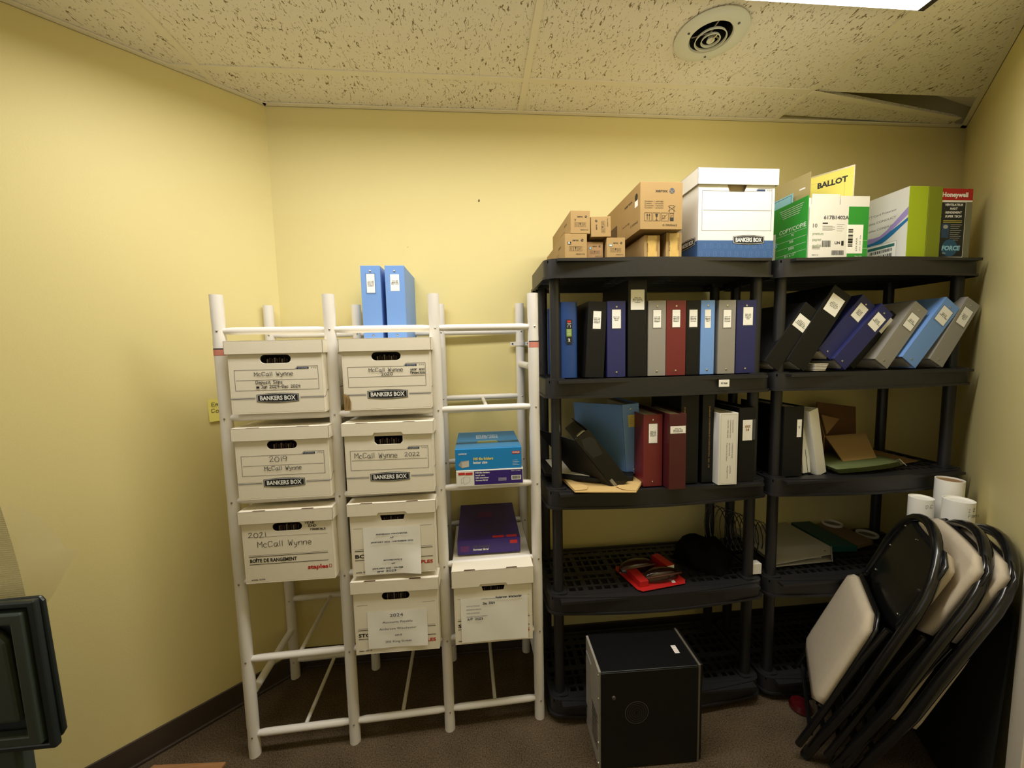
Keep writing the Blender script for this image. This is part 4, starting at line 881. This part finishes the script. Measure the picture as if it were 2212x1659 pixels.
# kraft envelope box flattened
t = thing('paper_envelope', 'tan kraft envelope lying under the black binder at the shelf edge', 'envelope')
mb = MB(); zz = S3 + .002
mb.add([(.335, -.31, zz), (.352, -.455, zz), (.575, -.490, zz), (.655, -.375, zz), (.640, -.24, zz), (.36, -.24, zz)] + [(.335, -.31, zz + .01), (.352, -.455, zz + .006), (.575, -.490, zz + .006), (.655, -.375, zz + .012), (.640, -.24, zz + .01), (.36, -.24, zz + .01)], [(5, 4, 3, 2, 1, 0), (6, 7, 8, 9, 10, 11)] + [(i, (i + 1) % 6, 6 + (i + 1) % 6, 6 + i) for i in range(6)], M_env); mb.build('body', t, bevel=.002)
for pts in ([(.338, -.33, zz + .0125), (.353, -.453, zz + .008), (.40, -.450, zz + .009), (.410, -.425, zz + .012), (.36, -.345, zz + .0135)], [(.648, -.385, zz + .0135), (.576, -.486, zz + .008), (.53, -.470, zz + .010), (.515, -.44, zz + .012), (.60, -.385, zz + .0135)]):
    q = MB(); q.sheet(pts, .0012, M_env); q.build('flap', t)
# flat black folder and leaning open black binder on it
mb = MB(); zf = zz + .0165; mb.prism([(.268, -.30), (.45, -.400), (.60, -.40), (.625, -.345), (.50, -.10), (.27, -.10)], zf, zf + .016, M_blk); mb.prism([(.31, -.31), (.45, -.385), (.55, -.38), (.48, -.12), (.30, -.12)], zf + .0162, zf + .020, M_pages)
q = mb.build('flat_binder', bevel=.002); tag(q, 'black binder lying flat on the kraft envelope', 'binder')
t = thing('open_binder', 'black binder tipped over to the left with its rings showing', 'binder', (.572, -.43, .996)); t.rotation_euler = (0, math.radians(-38), 0); w = .066; h = .262
mb = MB(); mb.box(-w, 0, 0, .003, 0, h, M_blkg); mb.box(-.003, 0, .0035, .25, 0, h, M_blk); mb.build('cover', t, bevel=.001)
mb = MB(); mb.sheet([(-w, .002, 0), (-w, .002, h), (-w - .084, .12, h + .10), (-w - .084, .12, .104)], .003, M_blk); mb.build('front_cover', t)
mb = MB(); mb.box(-.054, -.006, .02, .236, .004, h - .012, M_inkg if False else mat('black_dividers', (18, 18, 18), .5)); mb.build('pages', t)
mb = MB(); mb.box(-w * .7, -w * .3, .003, .009, .02, h - .006, M_chrome); mb.tube([(-w * .5 + .024 * math.cos(a), .034 + .024 * math.sin(a), h - .012) for a in [math.radians(x) for x in range(0, 360, 30)]], .002, M_chrome, seg=6, closed=True); mb.box(-w * .75, -w * .25, .006, .02, h - .008, h + .004, M_chrome); mb.build('ring_mechanism', t)
P = F_front(-w, 0, 0); P.rect(.006, .012, .018, .05, mat('silver_foil', (150, 150, 146), .3, metal=.5)); P.build(t, 'foil_tab'); P = F_front(-w, 0, 0); P.poly([(.012, .16), (.05, .15), (.062, .215), (.052, .235), (.02, .246), (.008, .21)], mat('lighter_vinyl', (36, 38, 37), .3)); P.build(t, 'lighter_patch')  # patch a little lighter than the spine

# ------------------------------------------------------------------ third shelf, right unit
t, ox = binder('black binder standing behind the post with a narrow white label', M_blk, 1.272, -.40, S3, .086, h=.290, rivet=False, card=(.020, .072, .055), lines=('OCC', '98'), cardx=.024, holder=False, fill=.9)
t, ox = binder('white binder leaning left against the black one, nearest the cardboard', M_cardw, 1.452, -.372, S3 + .001, .052, h=.285, d=.24, rivet=False, pivot='R', ry=math.radians(-14), rz=math.radians(14), fill=.7)
t, ox = binder('thin white folder leaning between the black and the white binder', M_paper, 1.386, -.366, S3 + .001, .034, h=.262, d=.22, rivet=False, pivot='R', ry=math.radians(-6), fill=.5, name='paper_folder', cat='folder')
P = F_front(-.034, 0, 0); P.line([(.022, .0), (.016, .10)], .0025, M_teal); P.build(t, 'edge_line')
t = thing('torn_carton', 'torn open brown cardboard carton lying on the right unit', 'box', (0, 0, 0))
mb = MB(); mb.sheet([(1.640, -.115, S3), (1.640, -.115, 1.222), (1.855, -.105, 1.190), (1.872, -.105, S3)], .004, mat('dark_brown_card', (104, 72, 42), .85)); mb.build('back_panel', t)
mb = MB(); mb.sheet([(1.569, -.330, .990), (1.727, -.330, .999), (1.809, -.200, 1.080), (1.750, -.202, 1.0765), (1.605, -.200, 1.072)], .004, M_kraft); mb.build('front_flap', t)
mb = MB(); mb.sheet([(1.605, -.21, 1.085), (1.622, -.16, 1.168), (1.726, -.15, 1.142)], .004, M_kraftd); mb.sheet([(1.605, -.20, S3), (1.605, -.20, 1.08), (1.636, -.125, 1.18), (1.636, -.125, S3)], .004, M_kraftd); mb.build('side_flap', t)
# suspension folders with hooks
M_olive = mat('olive_folder', (92, 102, 60), .75)
t = thing('hanging_files', 'olive green hanging file folders lying in a curled pile', 'folder', (0, 0, 0))
for k in range(6):
    mb = MB(); nseg = 10; z0 = S3 + .001 + .0045 * k; vs = []
    for i in range(nseg + 1):
        a = i / nseg; x = 1.49 + .31 * a - .006 * k; zc = z0 + .012 * a * a + .004 * math.sin(a * 3)
        vs += [(x, -.395 + .02 * a - .003 * k + .03 * math.sin(a * math.pi) * -1 * .5, zc), (x + .02, -.19 + .02 * a, zc + .003)]
    mb.add(vs, [(2 * i, 2 * i + 1, 2 * i + 3, 2 * i + 2) for i in range(nseg)], M_olive)
    o = mb.build('folder', t, smooth='all'); o.modifiers.new('thick', 'SOLIDIFY').thickness = .0012
    q = MB()
    for yy in (-.375, -.19): q.tube([(1.79 - .006 * k, yy, z0 + .014), (1.812 - .005 * k, yy + .004, z0 + .018), (1.822 - .005 * k, yy + .002, z0 + .008)], .003, M_chrome, seg=6)
    q.build('hook', o)

mb = MB(); mb.prism([(1.83, -.33), (1.97, -.30), (1.97, -.09), (1.80, -.09), (1.80, -.16)], S3, S3 + .004, M_kraftd); tag(mb.build('card_sheet'), 'flat brown card lying behind the green hanging files', 'card')
# ------------------------------------------------------------------ fourth shelf, left unit
S4 = .5365
t = thing('blister_pack', 'torn red retail card with dark plastic bubbles on the fourth shelf', 'package', (.70, -.31, S4), math.radians(8))
M_pack = mat('red_card', (186, 34, 34), .35); 
mb = MB(); mb.prism([(-.115, .06), (-.10, -.09), (-.085, -.108), (.11, -.105), (.125, -.085), (.12, .07), (.04, .085), (-.105, .08)], 0, .003, M_pack); mb.build('card', t, bevel=.0008)
P = Print((0, 0, .003), (1, 0, 0), (0, 1, 0), (0, 0, 1)); P.poly([(.06, -.09), (.075, -.092), (.10, .02), (.085, .03)], M_inkw); P.poly([(-.11, .03), (-.06, .02), (-.07, .045), (-.1, .06)], M_inkw); P.build(t)
M_bub = mat('smoky_plastic', (52, 30, 26), .12, coat=.5)
for (cx, cy, a_, b_) in ((.035, -.045, .085, .034), (-.025, .04, .085, .036)):
    mb = MB(); vs = []; nU, nV = 16, 5
    for j in range(nV + 1):
        for i in range(nU): ph = j / nV * math.pi / 2; th = 2 * math.pi * i / nU; vs.append((cx + a_ * math.cos(ph) ** .6 * math.cos(th), cy + b_ * math.cos(ph) ** .6 * math.sin(th), .003 + .042 * math.sin(ph)))
    mb.add(vs, [(j * nU + i, j * nU + (i + 1) % nU, (j + 1) * nU + (i + 1) % nU, (j + 1) * nU + i) for j in range(nV) for i in range(nU)], M_bub); mb.build('bubble', t, smooth='all')
    mb = MB(); mb.tube([(cx + a_ * 1.0 * math.cos(math.radians(x)), cy - .01 + b_ * .9 * math.sin(math.radians(x)) - .004, .02 + .02 * abs(math.sin(math.radians(x)))) for x in range(-170, -9, 16)], .004, mat('brown_moulding', (84, 52, 40), .3), seg=8); mb.build('handle_loop', t, smooth=True)
mb = MB(); mb.box(-.085, -.045, -.085, .02, .003, .028, M_pack); mb.build('folded_flap', t, bevel=.002)
t, w = plain_box('small_carton', 'small red carton with a white end beside the torn red card', 'box', .775, .812, -.335, S4, .045, .10, M_pack, rz=math.radians(14))
P = F_front(-w / 2, 0, 0); P.rect(.001, .001, w - .001, .044, M_inkw); P.build(t)
# wire basket and dark bag
t = thing('wire_basket', 'black coiled wire rack standing behind the posts on the fourth shelf', 'basket', (0, 0, 0))
q = MB()
for k in range(11):
    cx = 1.10 + .024 * k; r = .10 - .0035 * k; q.tube([(cx + r * .45 * math.cos(a), -.17 + r * .6 * math.sin(a) , S4 + .11 - .006 * k + r * .95 * math.sin(a + .5)) for a in [math.radians(x) for x in range(0, 360, 24)]], .0022, M_tube, seg=5, closed=True)
q.build('coil', t)
mb = MB(); vs = []; nU, nV = 20, 8
for j in range(nV + 1):
    for i in range(nU):
        ph = j / nV * math.pi / 2; th = 2 * math.pi * i / nU; r = 1 + .09 * math.sin(3 * th + j) + .05 * math.sin(7 * th)
        vs.append((1.0 + .115 * r * math.cos(ph) ** .45 * math.cos(th), -.23 + .12 * r * math.cos(ph) ** .45 * math.sin(th), S4 + .001 + .085 * math.sin(ph) * (1 + .15 * math.sin(4 * th + 1))))
mb.add(vs, [(j * nU + i, j * nU + (i + 1) % nU, (j + 1) * nU + (i + 1) % nU, (j + 1) * nU + i) for j in range(nV) for i in range(nU)], mat('black_cloth', (12, 12, 13), .95, spec=.1)); tag(mb.build('cloth_bag', smooth='all'), 'slumped black cloth bag at the right of the fourth shelf', 'bag')
t, w = plain_box('small_box', 'tiny white box between the two shelving units', 'box', 1.128, 1.166, -.385, S4 + .008, .045, .03, M_cardw)

# ------------------------------------------------------------------ fourth shelf, right unit
t = thing('lying_binder', 'pale grey binder lying closed on the fourth shelf of the right unit', 'binder', (0, 0, 0)); z = S4
top = [(1.272, -.335, z + .012), (1.540, -.325, z + .034), (1.592, -.270, z + .036), (1.600, .0, z + .03), (1.30, -.0, z + .012)]
M_lg = mat('pale_grey_vinyl', (188, 184, 172), .5)
mb = MB(); mb.sheet(top, .003, M_lg); mb.sheet([(1.272, -.335, z + .001), (1.545, -.325, z + .001), (1.597, -.270, z + .001), (1.605, .0, z + .001), (1.30, .0, z + .001)], .003, M_lg); mb.sheet([(1.545, -.327, z + .001), (1.599, -.270, z + .001), (1.594, -.270, z + .039), (1.540, -.327, z + .037)], .003, M_lg); mb.build('cover', t)
mb = MB(); mb.sheet([(1.30, -.30, z + .006), (1.52, -.30, z + .006), (1.56, -.02, z + .006), (1.32, -.02, z + .006)], .006, M_pages); mb.build('pages', t)
q = MB(); q.lathe([(.004, 0), (.004, .002), (0, .003)], M_chrome, c=(1.535, -.30, z + .037), seg=10); q.build('rivet', t)
mb = MB(); mb.prism([(1.612, -.255), (1.735, -.265), (1.735, .0), (1.630, .0)], z, z + .03, M_teal); tag(mb.build('green_binder', bevel=.003), 'dark green binder lying flat beside the pale grey one', 'binder')
mb = MB(); mb.prism([(1.748, -.245), (1.868, -.215), (1.862, -.03), (1.75, -.02)], z, z + .022, mat('brown_folder_card', (136, 114, 80), .8)); tag(mb.build('brown_folder', bevel=.002), 'brown folder lying flat near two white rings', 'folder')
for cx, cy, lab in ((1.83, -.115 + .08, 'white plastic ring lying behind the brown folder'), (1.935, -.125, 'white plastic ring right of the brown folder')):
    q = MB(); q.lathe([(.034, 0), (.045, 0), (.046, .004), (.045, .010), (.040, .011), (.034, .006), (.034, 0)], M_pipe, c=(0, 0, 0), seg=32); q.lathe([(.034, .001), (0, .001)], mat('grey_disc', (130, 124, 110), .6), seg=32); o = q.build('plastic_ring', smooth=True); o.location = (cx, cy, z + .022 * (cx < 1.9)); tag(o, lab, 'ring', 'white plastic rings on the fourth shelf')

# ------------------------------------------------------------------ desktop computer on the floor
t = thing('computer_tower', 'black desktop computer tower standing on the carpet before the shelves', 'computer', (.579, -.615, 0), math.radians(-1.5)); W = .372; D = .185; H = .375
M_pc = mat('black_steel', (16, 16, 17), .35, bump=.05, bscale=400); M_gal = mat('galvanised', (176, 170, 158), .45, metal=.3, var=.2, vscale=20)
mb = MB(); mb.box(-W / 2 + .008, W / 2 - .012, .0, D, .0, H, M_pc); mb.build('case', t, bevel=.002)
mb = MB(); mb.box(-W / 2 + .006, W / 2 - .014, -.002, .0005, .004, H - .004, M_pc); mb.build('side_panel', t, bevel=.0008)
P = Print((-W / 2, -.002, 0), (1, 0, 0), (0, 0, 1), (0, -1, 0)); 
for r in (.010, .018, .026, .034, .042): P.line([(.135 + r * math.cos(math.radians(a)), .215 + r * math.sin(math.radians(a))) for a in range(0, 361, 15)], .0022, M_inkg if r > .04 else mat('vent_slot', (62, 62, 64), .3))
P.line([(.02, H - .018), (W - .03, H - .02)], .001, mat('fold_highlight', (40, 40, 42), .3)); P.build(t, 'slots_and_fold')  # pale line paints the bright edge along the top fold
q = MB(); q.lathe([(.007, 0), (.006, .004), (0, .005)], mat('grey_knob', (84, 76, 72), .3), seg=16, M=Matrix.Translation((-W / 2 + .052, -.002, .278)) @ Matrix.Rotation(math.pi / 2, 4, 'X')); q.build('lock_knob', t, smooth=True)
mb = MB(); mb.box(-W / 2, -W / 2 + .008, .004, D - .004, .002, H - .002, M_gal)
for k in range(7): mb.box(-W / 2 - .002, -W / 2, .02, .09, .06 + .02 * k, .07 + .02 * k, M_screw)
mb.box(-W / 2 - .003, -W / 2, .10, .17, .10, .32, M_gal); mb.build('rear_panel', t)
for z_ in (.02, .1, .27, .31, .36): 
    q = MB(); q.lathe([(.0045, 0), (.004, .003), (0, .004)], M_chrome, seg=10, M=Matrix.Translation((-W / 2, .008 if z_ != .31 else .16, z_)) @ Matrix.Rotation(-math.pi / 2, 4, 'Y')); q.build('thumb_screw', t)
mb = MB(); mb.box(W / 2 - .012, W / 2 - .004, -.001, D + .002, 0, H + .003, mat('grey_bezel', (104, 98, 88), .35)); mb.box(W / 2 - .004, W / 2 + .006, .004, D - .002, .004, H, M_pc); mb.build('front_bezel', t, bevel=.002)
P = Print((0, 0, H), (1, 0, 0), (0, 1, 0), (0, 0, 1)); P.poly([(.118, .060), (.136, .060), (.136, .098), (.118, .098)], M_inkw); P.up()
for k in range(4): P.line([(.121, .066 + .008 * k), (.133, .066 + .008 * k)], .0012, M_inkr)
P.build(t, 'top_sticker')

# ------------------------------------------------------------------ poster tubes in the corner
def ptube(label, x, y, r, h, rz, txt=(), cap=None):
    t = thing('poster_tube', label, 'tube', (x, y, 0), rz, 'white cardboard tubes standing by the right wall')
    q = MB(); q.lathe([(0, 0), (r, 0), (r, h), (r - .003, h), (r - .003, h - .02)], M_paper, seg=28); q.build('tube_wall', t, smooth=True)
    q = MB(); q.lathe([(r - .003, h - .006), (0, h - .006)], cap or M_paper, seg=28); q.build('end_cap', t)
    if txt:
        P = Print((-.03, -r - .0005, h - .03), (1, 0, 0), (0, 0, 1), (0, -1, 0))
        for k, s_ in enumerate(txt): P.hand(s_, .004, -.022 * k, .012, M_pen, width=.011 * len(s_), th=.0013)
        P.build(t, 'handwriting')
ptube('tallest white tube with a brown end, rear of the pair by the wall', 1.862, -.500, .042, .955, 0, (), M_kraftd)
ptube('white tube in front with handwriting near its top', 1.782, -.590, .043, .912, .1, ('2 2', 'Plans'))
ptube('shorter white tube left of the pair, mostly behind the chairs', 1.728, -.510, .037, .893, 0, ('D.C',))

# ------------------------------------------------------------------ folding chairs
WV = Vector((-.61672, -.78718, 0)); NV = Vector((.73795, -.57815, -.34810)); AV = Vector((.27401, -.21468, .93746))
def chair(label, off, front, seat, along=0.0, seat_front=False, dz=0.0):
    O = Vector((1.257, -.517, 0)) + Vector((.788, -.617, 0)) * off + WV * along
    M = Matrix(((WV.x, NV.x, AV.x, O.x), (WV.y, NV.y, AV.y, O.y), (WV.z, NV.z, AV.z, O.z + .012 + dz), (0, 0, 0, 1)))
    t = thing('folding_chair', label, 'chair', M=M, group='black folding chairs stacked against the right wall')
    # tube loop: feet, sides bowing outward, rounded top
    def loop(hw, y): 
        L = [(-hw * .78, y, .0), (-hw, y, .35), (-hw, y, .58)]; R = [(-x, y_, z) for x, y_, z in reversed(L)]
        top = [(hw * -math.cos(math.radians(a)) * (1.0), y + front * -.012 * math.sin(math.radians(a)), .70 + .235 * math.sin(math.radians(a)) ** .8 if a not in (0, 180) else .70) for a in range(0, 181, 12)]
        return L + top + R
    q = MB(); q.tube(loop(.215, 0), .015, M_tube, seg=12); q.build('frame_tube', t, smooth=True)
    for sx in (-1, 1):
        q = MB(); q.tube([(sx * .168, 0, -.008), (sx * .168, 0, .03)], .0155, mat('rubber', (16, 16, 16), .8), seg=12); q.build('foot_cap', t, smooth=True)
    q = MB(); yb = -.028; q.tube([(-.185, yb - .01, .03), (-.185, yb, .45), (-.185, yb + .01, .60)], .011, M_tube, seg=10); q.build('rear_leg', t, smooth=True)
    q = MB(); q.tube([(.185, yb - .01, .03), (.185, yb, .45), (.185, yb + .01, .60)], .011, M_tube, seg=10); q.build('rear_leg', t, smooth=True)
    q = MB(); q.tube([(-.185, 0, .13), (.185, 0, .13)], .008, M_tube, seg=8); q.tube([(-.185, yb, .10), (.185, yb, .10)], .008, M_tube, seg=8); q.build('cross_bar', t, smooth=True)
    # backrest: curved shell with a cushion on one side
    def slab(y0, y1, hw0, hw1, z0, z1, m, nm, bulge=.0, r=.05, curve=.02, parent=t):
        nU, nV = 14, 12; vs = []
        for s_ in (y0, y1):
            for j in range(nV + 1):
                for i in range(nU + 1):
                    u = -1 + 2 * i / nU; v = j / nV; hw = hw0 + (hw1 - hw0) * v
                    cv = math.sqrt(max(0, 1 - max(0, abs(v - .5) * 2 - .72) ** 2 / .0784)) if abs(v - .5) * 2 > .72 else 1
                    hh = hw * (.72 + .28 * cv) * (1 if abs(v - .5) * 2 <= .72 else 1)
                    edge = max(abs(u), abs(v - .5) * 2) ** 6
                    pad = bulge * (1 - edge) * (1 if s_ == y1 else 0)
                    vs.append((u * hh, s_ + pad + curve * (1 - u * u) * -front, z0 + (z1 - z0) * v))
        n1 = (nU + 1) * (nV + 1); fs = []
        for j in range(nV):
            for i in range(nU):
                a = j * (nU + 1) + i; fs += [(a, a + nU + 1, a + nU + 2, a + 1), (n1 + a, n1 + a + 1, n1 + a + nU + 2, n1 + a + nU + 1)]
        rim = [i for i in range(nU + 1)] + [j * (nU + 1) + nU for j in range(1, nV + 1)] + [nV * (nU + 1) + i for i in range(nU - 1, -1, -1)] + [j * (nU + 1) for j in range(nV - 1, 0, -1)]
        for k in range(len(rim)): a, b = rim[k], rim[(k + 1) % len(rim)]; fs.append((a, b, n1 + b, n1 + a))
        mb = MB(); mb.add(vs, fs, m); return mb.build(nm, parent, smooth='all')
    sh = slab(-.003, .003, .190, .208, .585, .905, M_tube, 'backrest', curve=.012)
    slab(front * .004, front * .024, .182, .196, .590, .895, M_tan, 'back_cushion', bulge=front * .006, curve=.012, parent=sh)
    for u, z_ in ((-.14, .86), (.0, .885 - .02), (.14, .86), (-.165, .76), (.165, .76), (-.15, .65), (.15, .65)):
        q = MB(); q.lathe([(.0042, 0), (.0036, .0025), (0, .004)], M_chrome, seg=10, M=Matrix.Translation((u, -front * (.004) - front * .012 * (1 - (u / .19) ** 2), z_)) @ Matrix.Rotation(math.pi / 2 * front, 4, 'X')); q.build('rivet', sh)
    if seat:
        ss = -1 if seat_front else 1
        sw = 0 if seat_front else .045; so = slab(ss * .034, ss * .042, .196 - sw, .186 - sw, .185 + sw, .615, M_tube, 'seat', curve=0)
        slab(ss * .043, ss * .060, .190 - sw, .178 - sw, .195 + sw, .600, M_tan, 'seat_cushion', bulge=ss * .012, curve=0, parent=so)
    return t
chair('nearest black folding chair with its rivetted back and beige seat pad turned out', .0, 1, True, seat_front=True, along=.0)
chair('black folding chair with a beige cushioned back, middle of the three', .080, -1, True, along=.01, dz=.012)
chair('black folding chair with beige back cushion, closest to the right wall', .128, -1, True, along=.015, dz=.01)

# small dark red thing on the carpet behind the chair feet
mb = MB(); mb.lathe([(0, 0), (.035, 0), (.04, .01), (.034, .03), (.0, .034)], mat('dark_red_plastic', (74, 14, 18), .25, coat=.4), seg=20); o = mb.build('red_lid', smooth=True); o.location = (1.29, -.47, 0); tag(o, 'small dark red plastic lid on the carpet behind the chair feet', 'lid')

# ------------------------------------------------------------------ wooden board on the floor, bottom left
mb = MB(); mb.prism([(-1.33, -.60), (-1.23, -.422), (-.968, -.44), (-1.0, -.60)], 0, .012, M_wood); o = mb.build('wood_board', bevel=.002); tag(o, 'orange brown wooden board lying on the carpet at the bottom left', 'board')

# ------------------------------------------------------------------ moulded plastic panel in the left foreground
M_pl = mat('grey_green_plastic', (60, 70, 66), .38); M_pl2 = mat('grey_green_rim', (36, 44, 46), .3)
PX = -.900
t = thing('equipment_housing', 'dark grey green moulded plastic housing with a raised rim at the lower left edge', 'equipment', (-.03, 0, 0))
mxz = Matrix(((1, 0, 0, 0), (0, 0, -1, 0), (0, 1, 0, 0), (0, 0, 0, 1)))       # polygon xy -> world xz, extruded towards -y
def xz(poly, y0, y1, m, nm, bevel=.004, parent=t):
    mb = MB(); mb.prism(poly, -y0, -y1, m, M=mxz); return mb.build(nm, parent, bevel=bevel)
outer = [(-1.50, .57), (-1.055, .57)] + [(-.988 + dx, .602 + dz) for dx, dz in ((-.035, -.012), (-.01, -.004), (0, .012))] + [(-.998, .945), (-1.006, .957), (-1.50, .940)]
xz(outer, PX + .022, PX + .012, M_pl2, 'back_shell', .006)
mb = MB()
def ringxz(o, i, y0, y1, m, nm):
    mb = MB(); mb.ring(o, i, -y0, -y1, m, M=mxz); return mb.build(nm, t, bevel=.004)
def quad(x0, x1a, x1b, z0, z1): return [(x0, z0), (x1a, z0), (x1b, z1), (x0, z1)]
ringxz(quad(-1.50, -.994, -1.002, .585, .955), quad(-1.49, -1.010, -1.018, .600, .940), PX + .012, PX - .004, M_pl2, 'rim')
ringxz(quad(-1.49, -1.016, -1.024, .605, .932), quad(-1.48, -1.043, -1.048, .630, .905), PX + .012, PX - .012, M_pl, 'inner_rim')
xz([(-1.48, .66), (-1.060, .66), (-1.068, .86), (-1.085, .885), (-1.12, .893), (-1.48, .89)], PX + .012, PX - .006, M_pl, 'centre_panel', .008)
xz([(-1.50, 0), (-1.095, 0), (-1.095, .60), (-1.50, .60)], PX + .045, PX + .005, M_pl, 'stand', .004)
def weave_mat():
    m = bpy.data.materials.new('sheer_weave'); m.use_nodes = True; nt = m.node_tree; b = nt.nodes['Principled BSDF']
    b.inputs['Base Color'].default_value = (*lin((206, 198, 160)), 1); b.inputs['Roughness'].default_value = .8
    tc = nt.nodes.new('ShaderNodeTexCoord'); w = nt.nodes.new('ShaderNodeTexWave'); w.inputs['Scale'].default_value = 60; w.bands_direction = 'Z'
    r = nt.nodes.new('ShaderNodeMapRange'); r.inputs[3].default_value = .45; r.inputs[4].default_value = .85
    nt.links.new(tc.outputs['Object'], w.inputs['Vector']); nt.links.new(w.outputs['Fac'], r.inputs[0]); nt.links.new(r.outputs[0], b.inputs['Alpha']); return m
mb = MB(); vs = []
for j in range(13):
    z_ = .70 + .54 * j / 12
    for i in range(5): vs.append((-1.34 + (.245 - .055 * j / 12 + (.0 if j < 6 else 0)) * i / 4, PX + .058 + .006 * math.sin(i * 1.3 + j * .4), z_))
mb.add(vs, [(j * 5 + i, j * 5 + i + 1, (j + 1) * 5 + i + 1, (j + 1) * 5 + i) for j in range(12) for i in range(4)], weave_mat()); o = mb.build('mesh_cloth', smooth='all'); tag(o, 'sheer pale woven mesh hanging behind the dark plastic panel', 'fabric')
mb = MB(); M_clear = mat('clear_plastic', (226, 214, 192), .12, alpha=.16)
prof = [(.70, -1.06), (.80, -1.05), (.89, -1.04), (.93, -1.01), (.98, -.985), (1.03, -.955), (1.04, -.985), (1.09, -1.012), (1.13, -1.05), (1.16, -1.10)]
vs = []
for z_, xr in prof:
    for i in range(5): vs.append((-1.33 + (xr + 1.28) * i / 4, PX + .075 + .012 * math.sin(i * .9 + z_ * 9), z_))
mb.add(vs, [(j * 5 + i, j * 5 + i + 1, (j + 1) * 5 + i + 1, (j + 1) * 5 + i) for j in range(len(prof) - 1) for i in range(4)], M_clear); o = mb.build('clear_sheet', smooth='all'); tag(o, 'clear curved plastic sheet standing behind the dark plastic panel', 'plastic sheet')

# white casing on the right wall and an added black sheet filling the dark area behind the chairs
def on_wall(a0, a1, z0, z1, t0, t1, m, name):
    d = Rd; n = Vector((-.7005, .7135)); p = [Rc + d * a0 + n * t0, Rc + d * a1 + n * t0, Rc + d * a1 + n * t1, Rc + d * a0 + n * t1]
    mb = MB(); mb.prism([tuple(q) for q in p], z0, z1, m); return mb.build(name, bevel=.002)
struct(on_wall(1.372, 1.48, 0, 2.1, 0, .02, mat('cream_casing', (236, 226, 204), .45), 'trim_4'))
n_ = Vector((-.7005, .7135))
def wp(a, t, z): q = Rc + Rd * a + n_ * t; return (q.x, q.y, z)
mb = MB(); mb.sheet([wp(.975, .17, .004), wp(1.368, .05, .004), wp(1.362, .022, .72), wp(.975, .022, .72)], .006, mat('matt_black_filler', (14, 14, 14), .8)); o = mb.build('dark_filler'); tag(o, 'added black sheet leaning behind the chairs to fill the dark area', 'board')
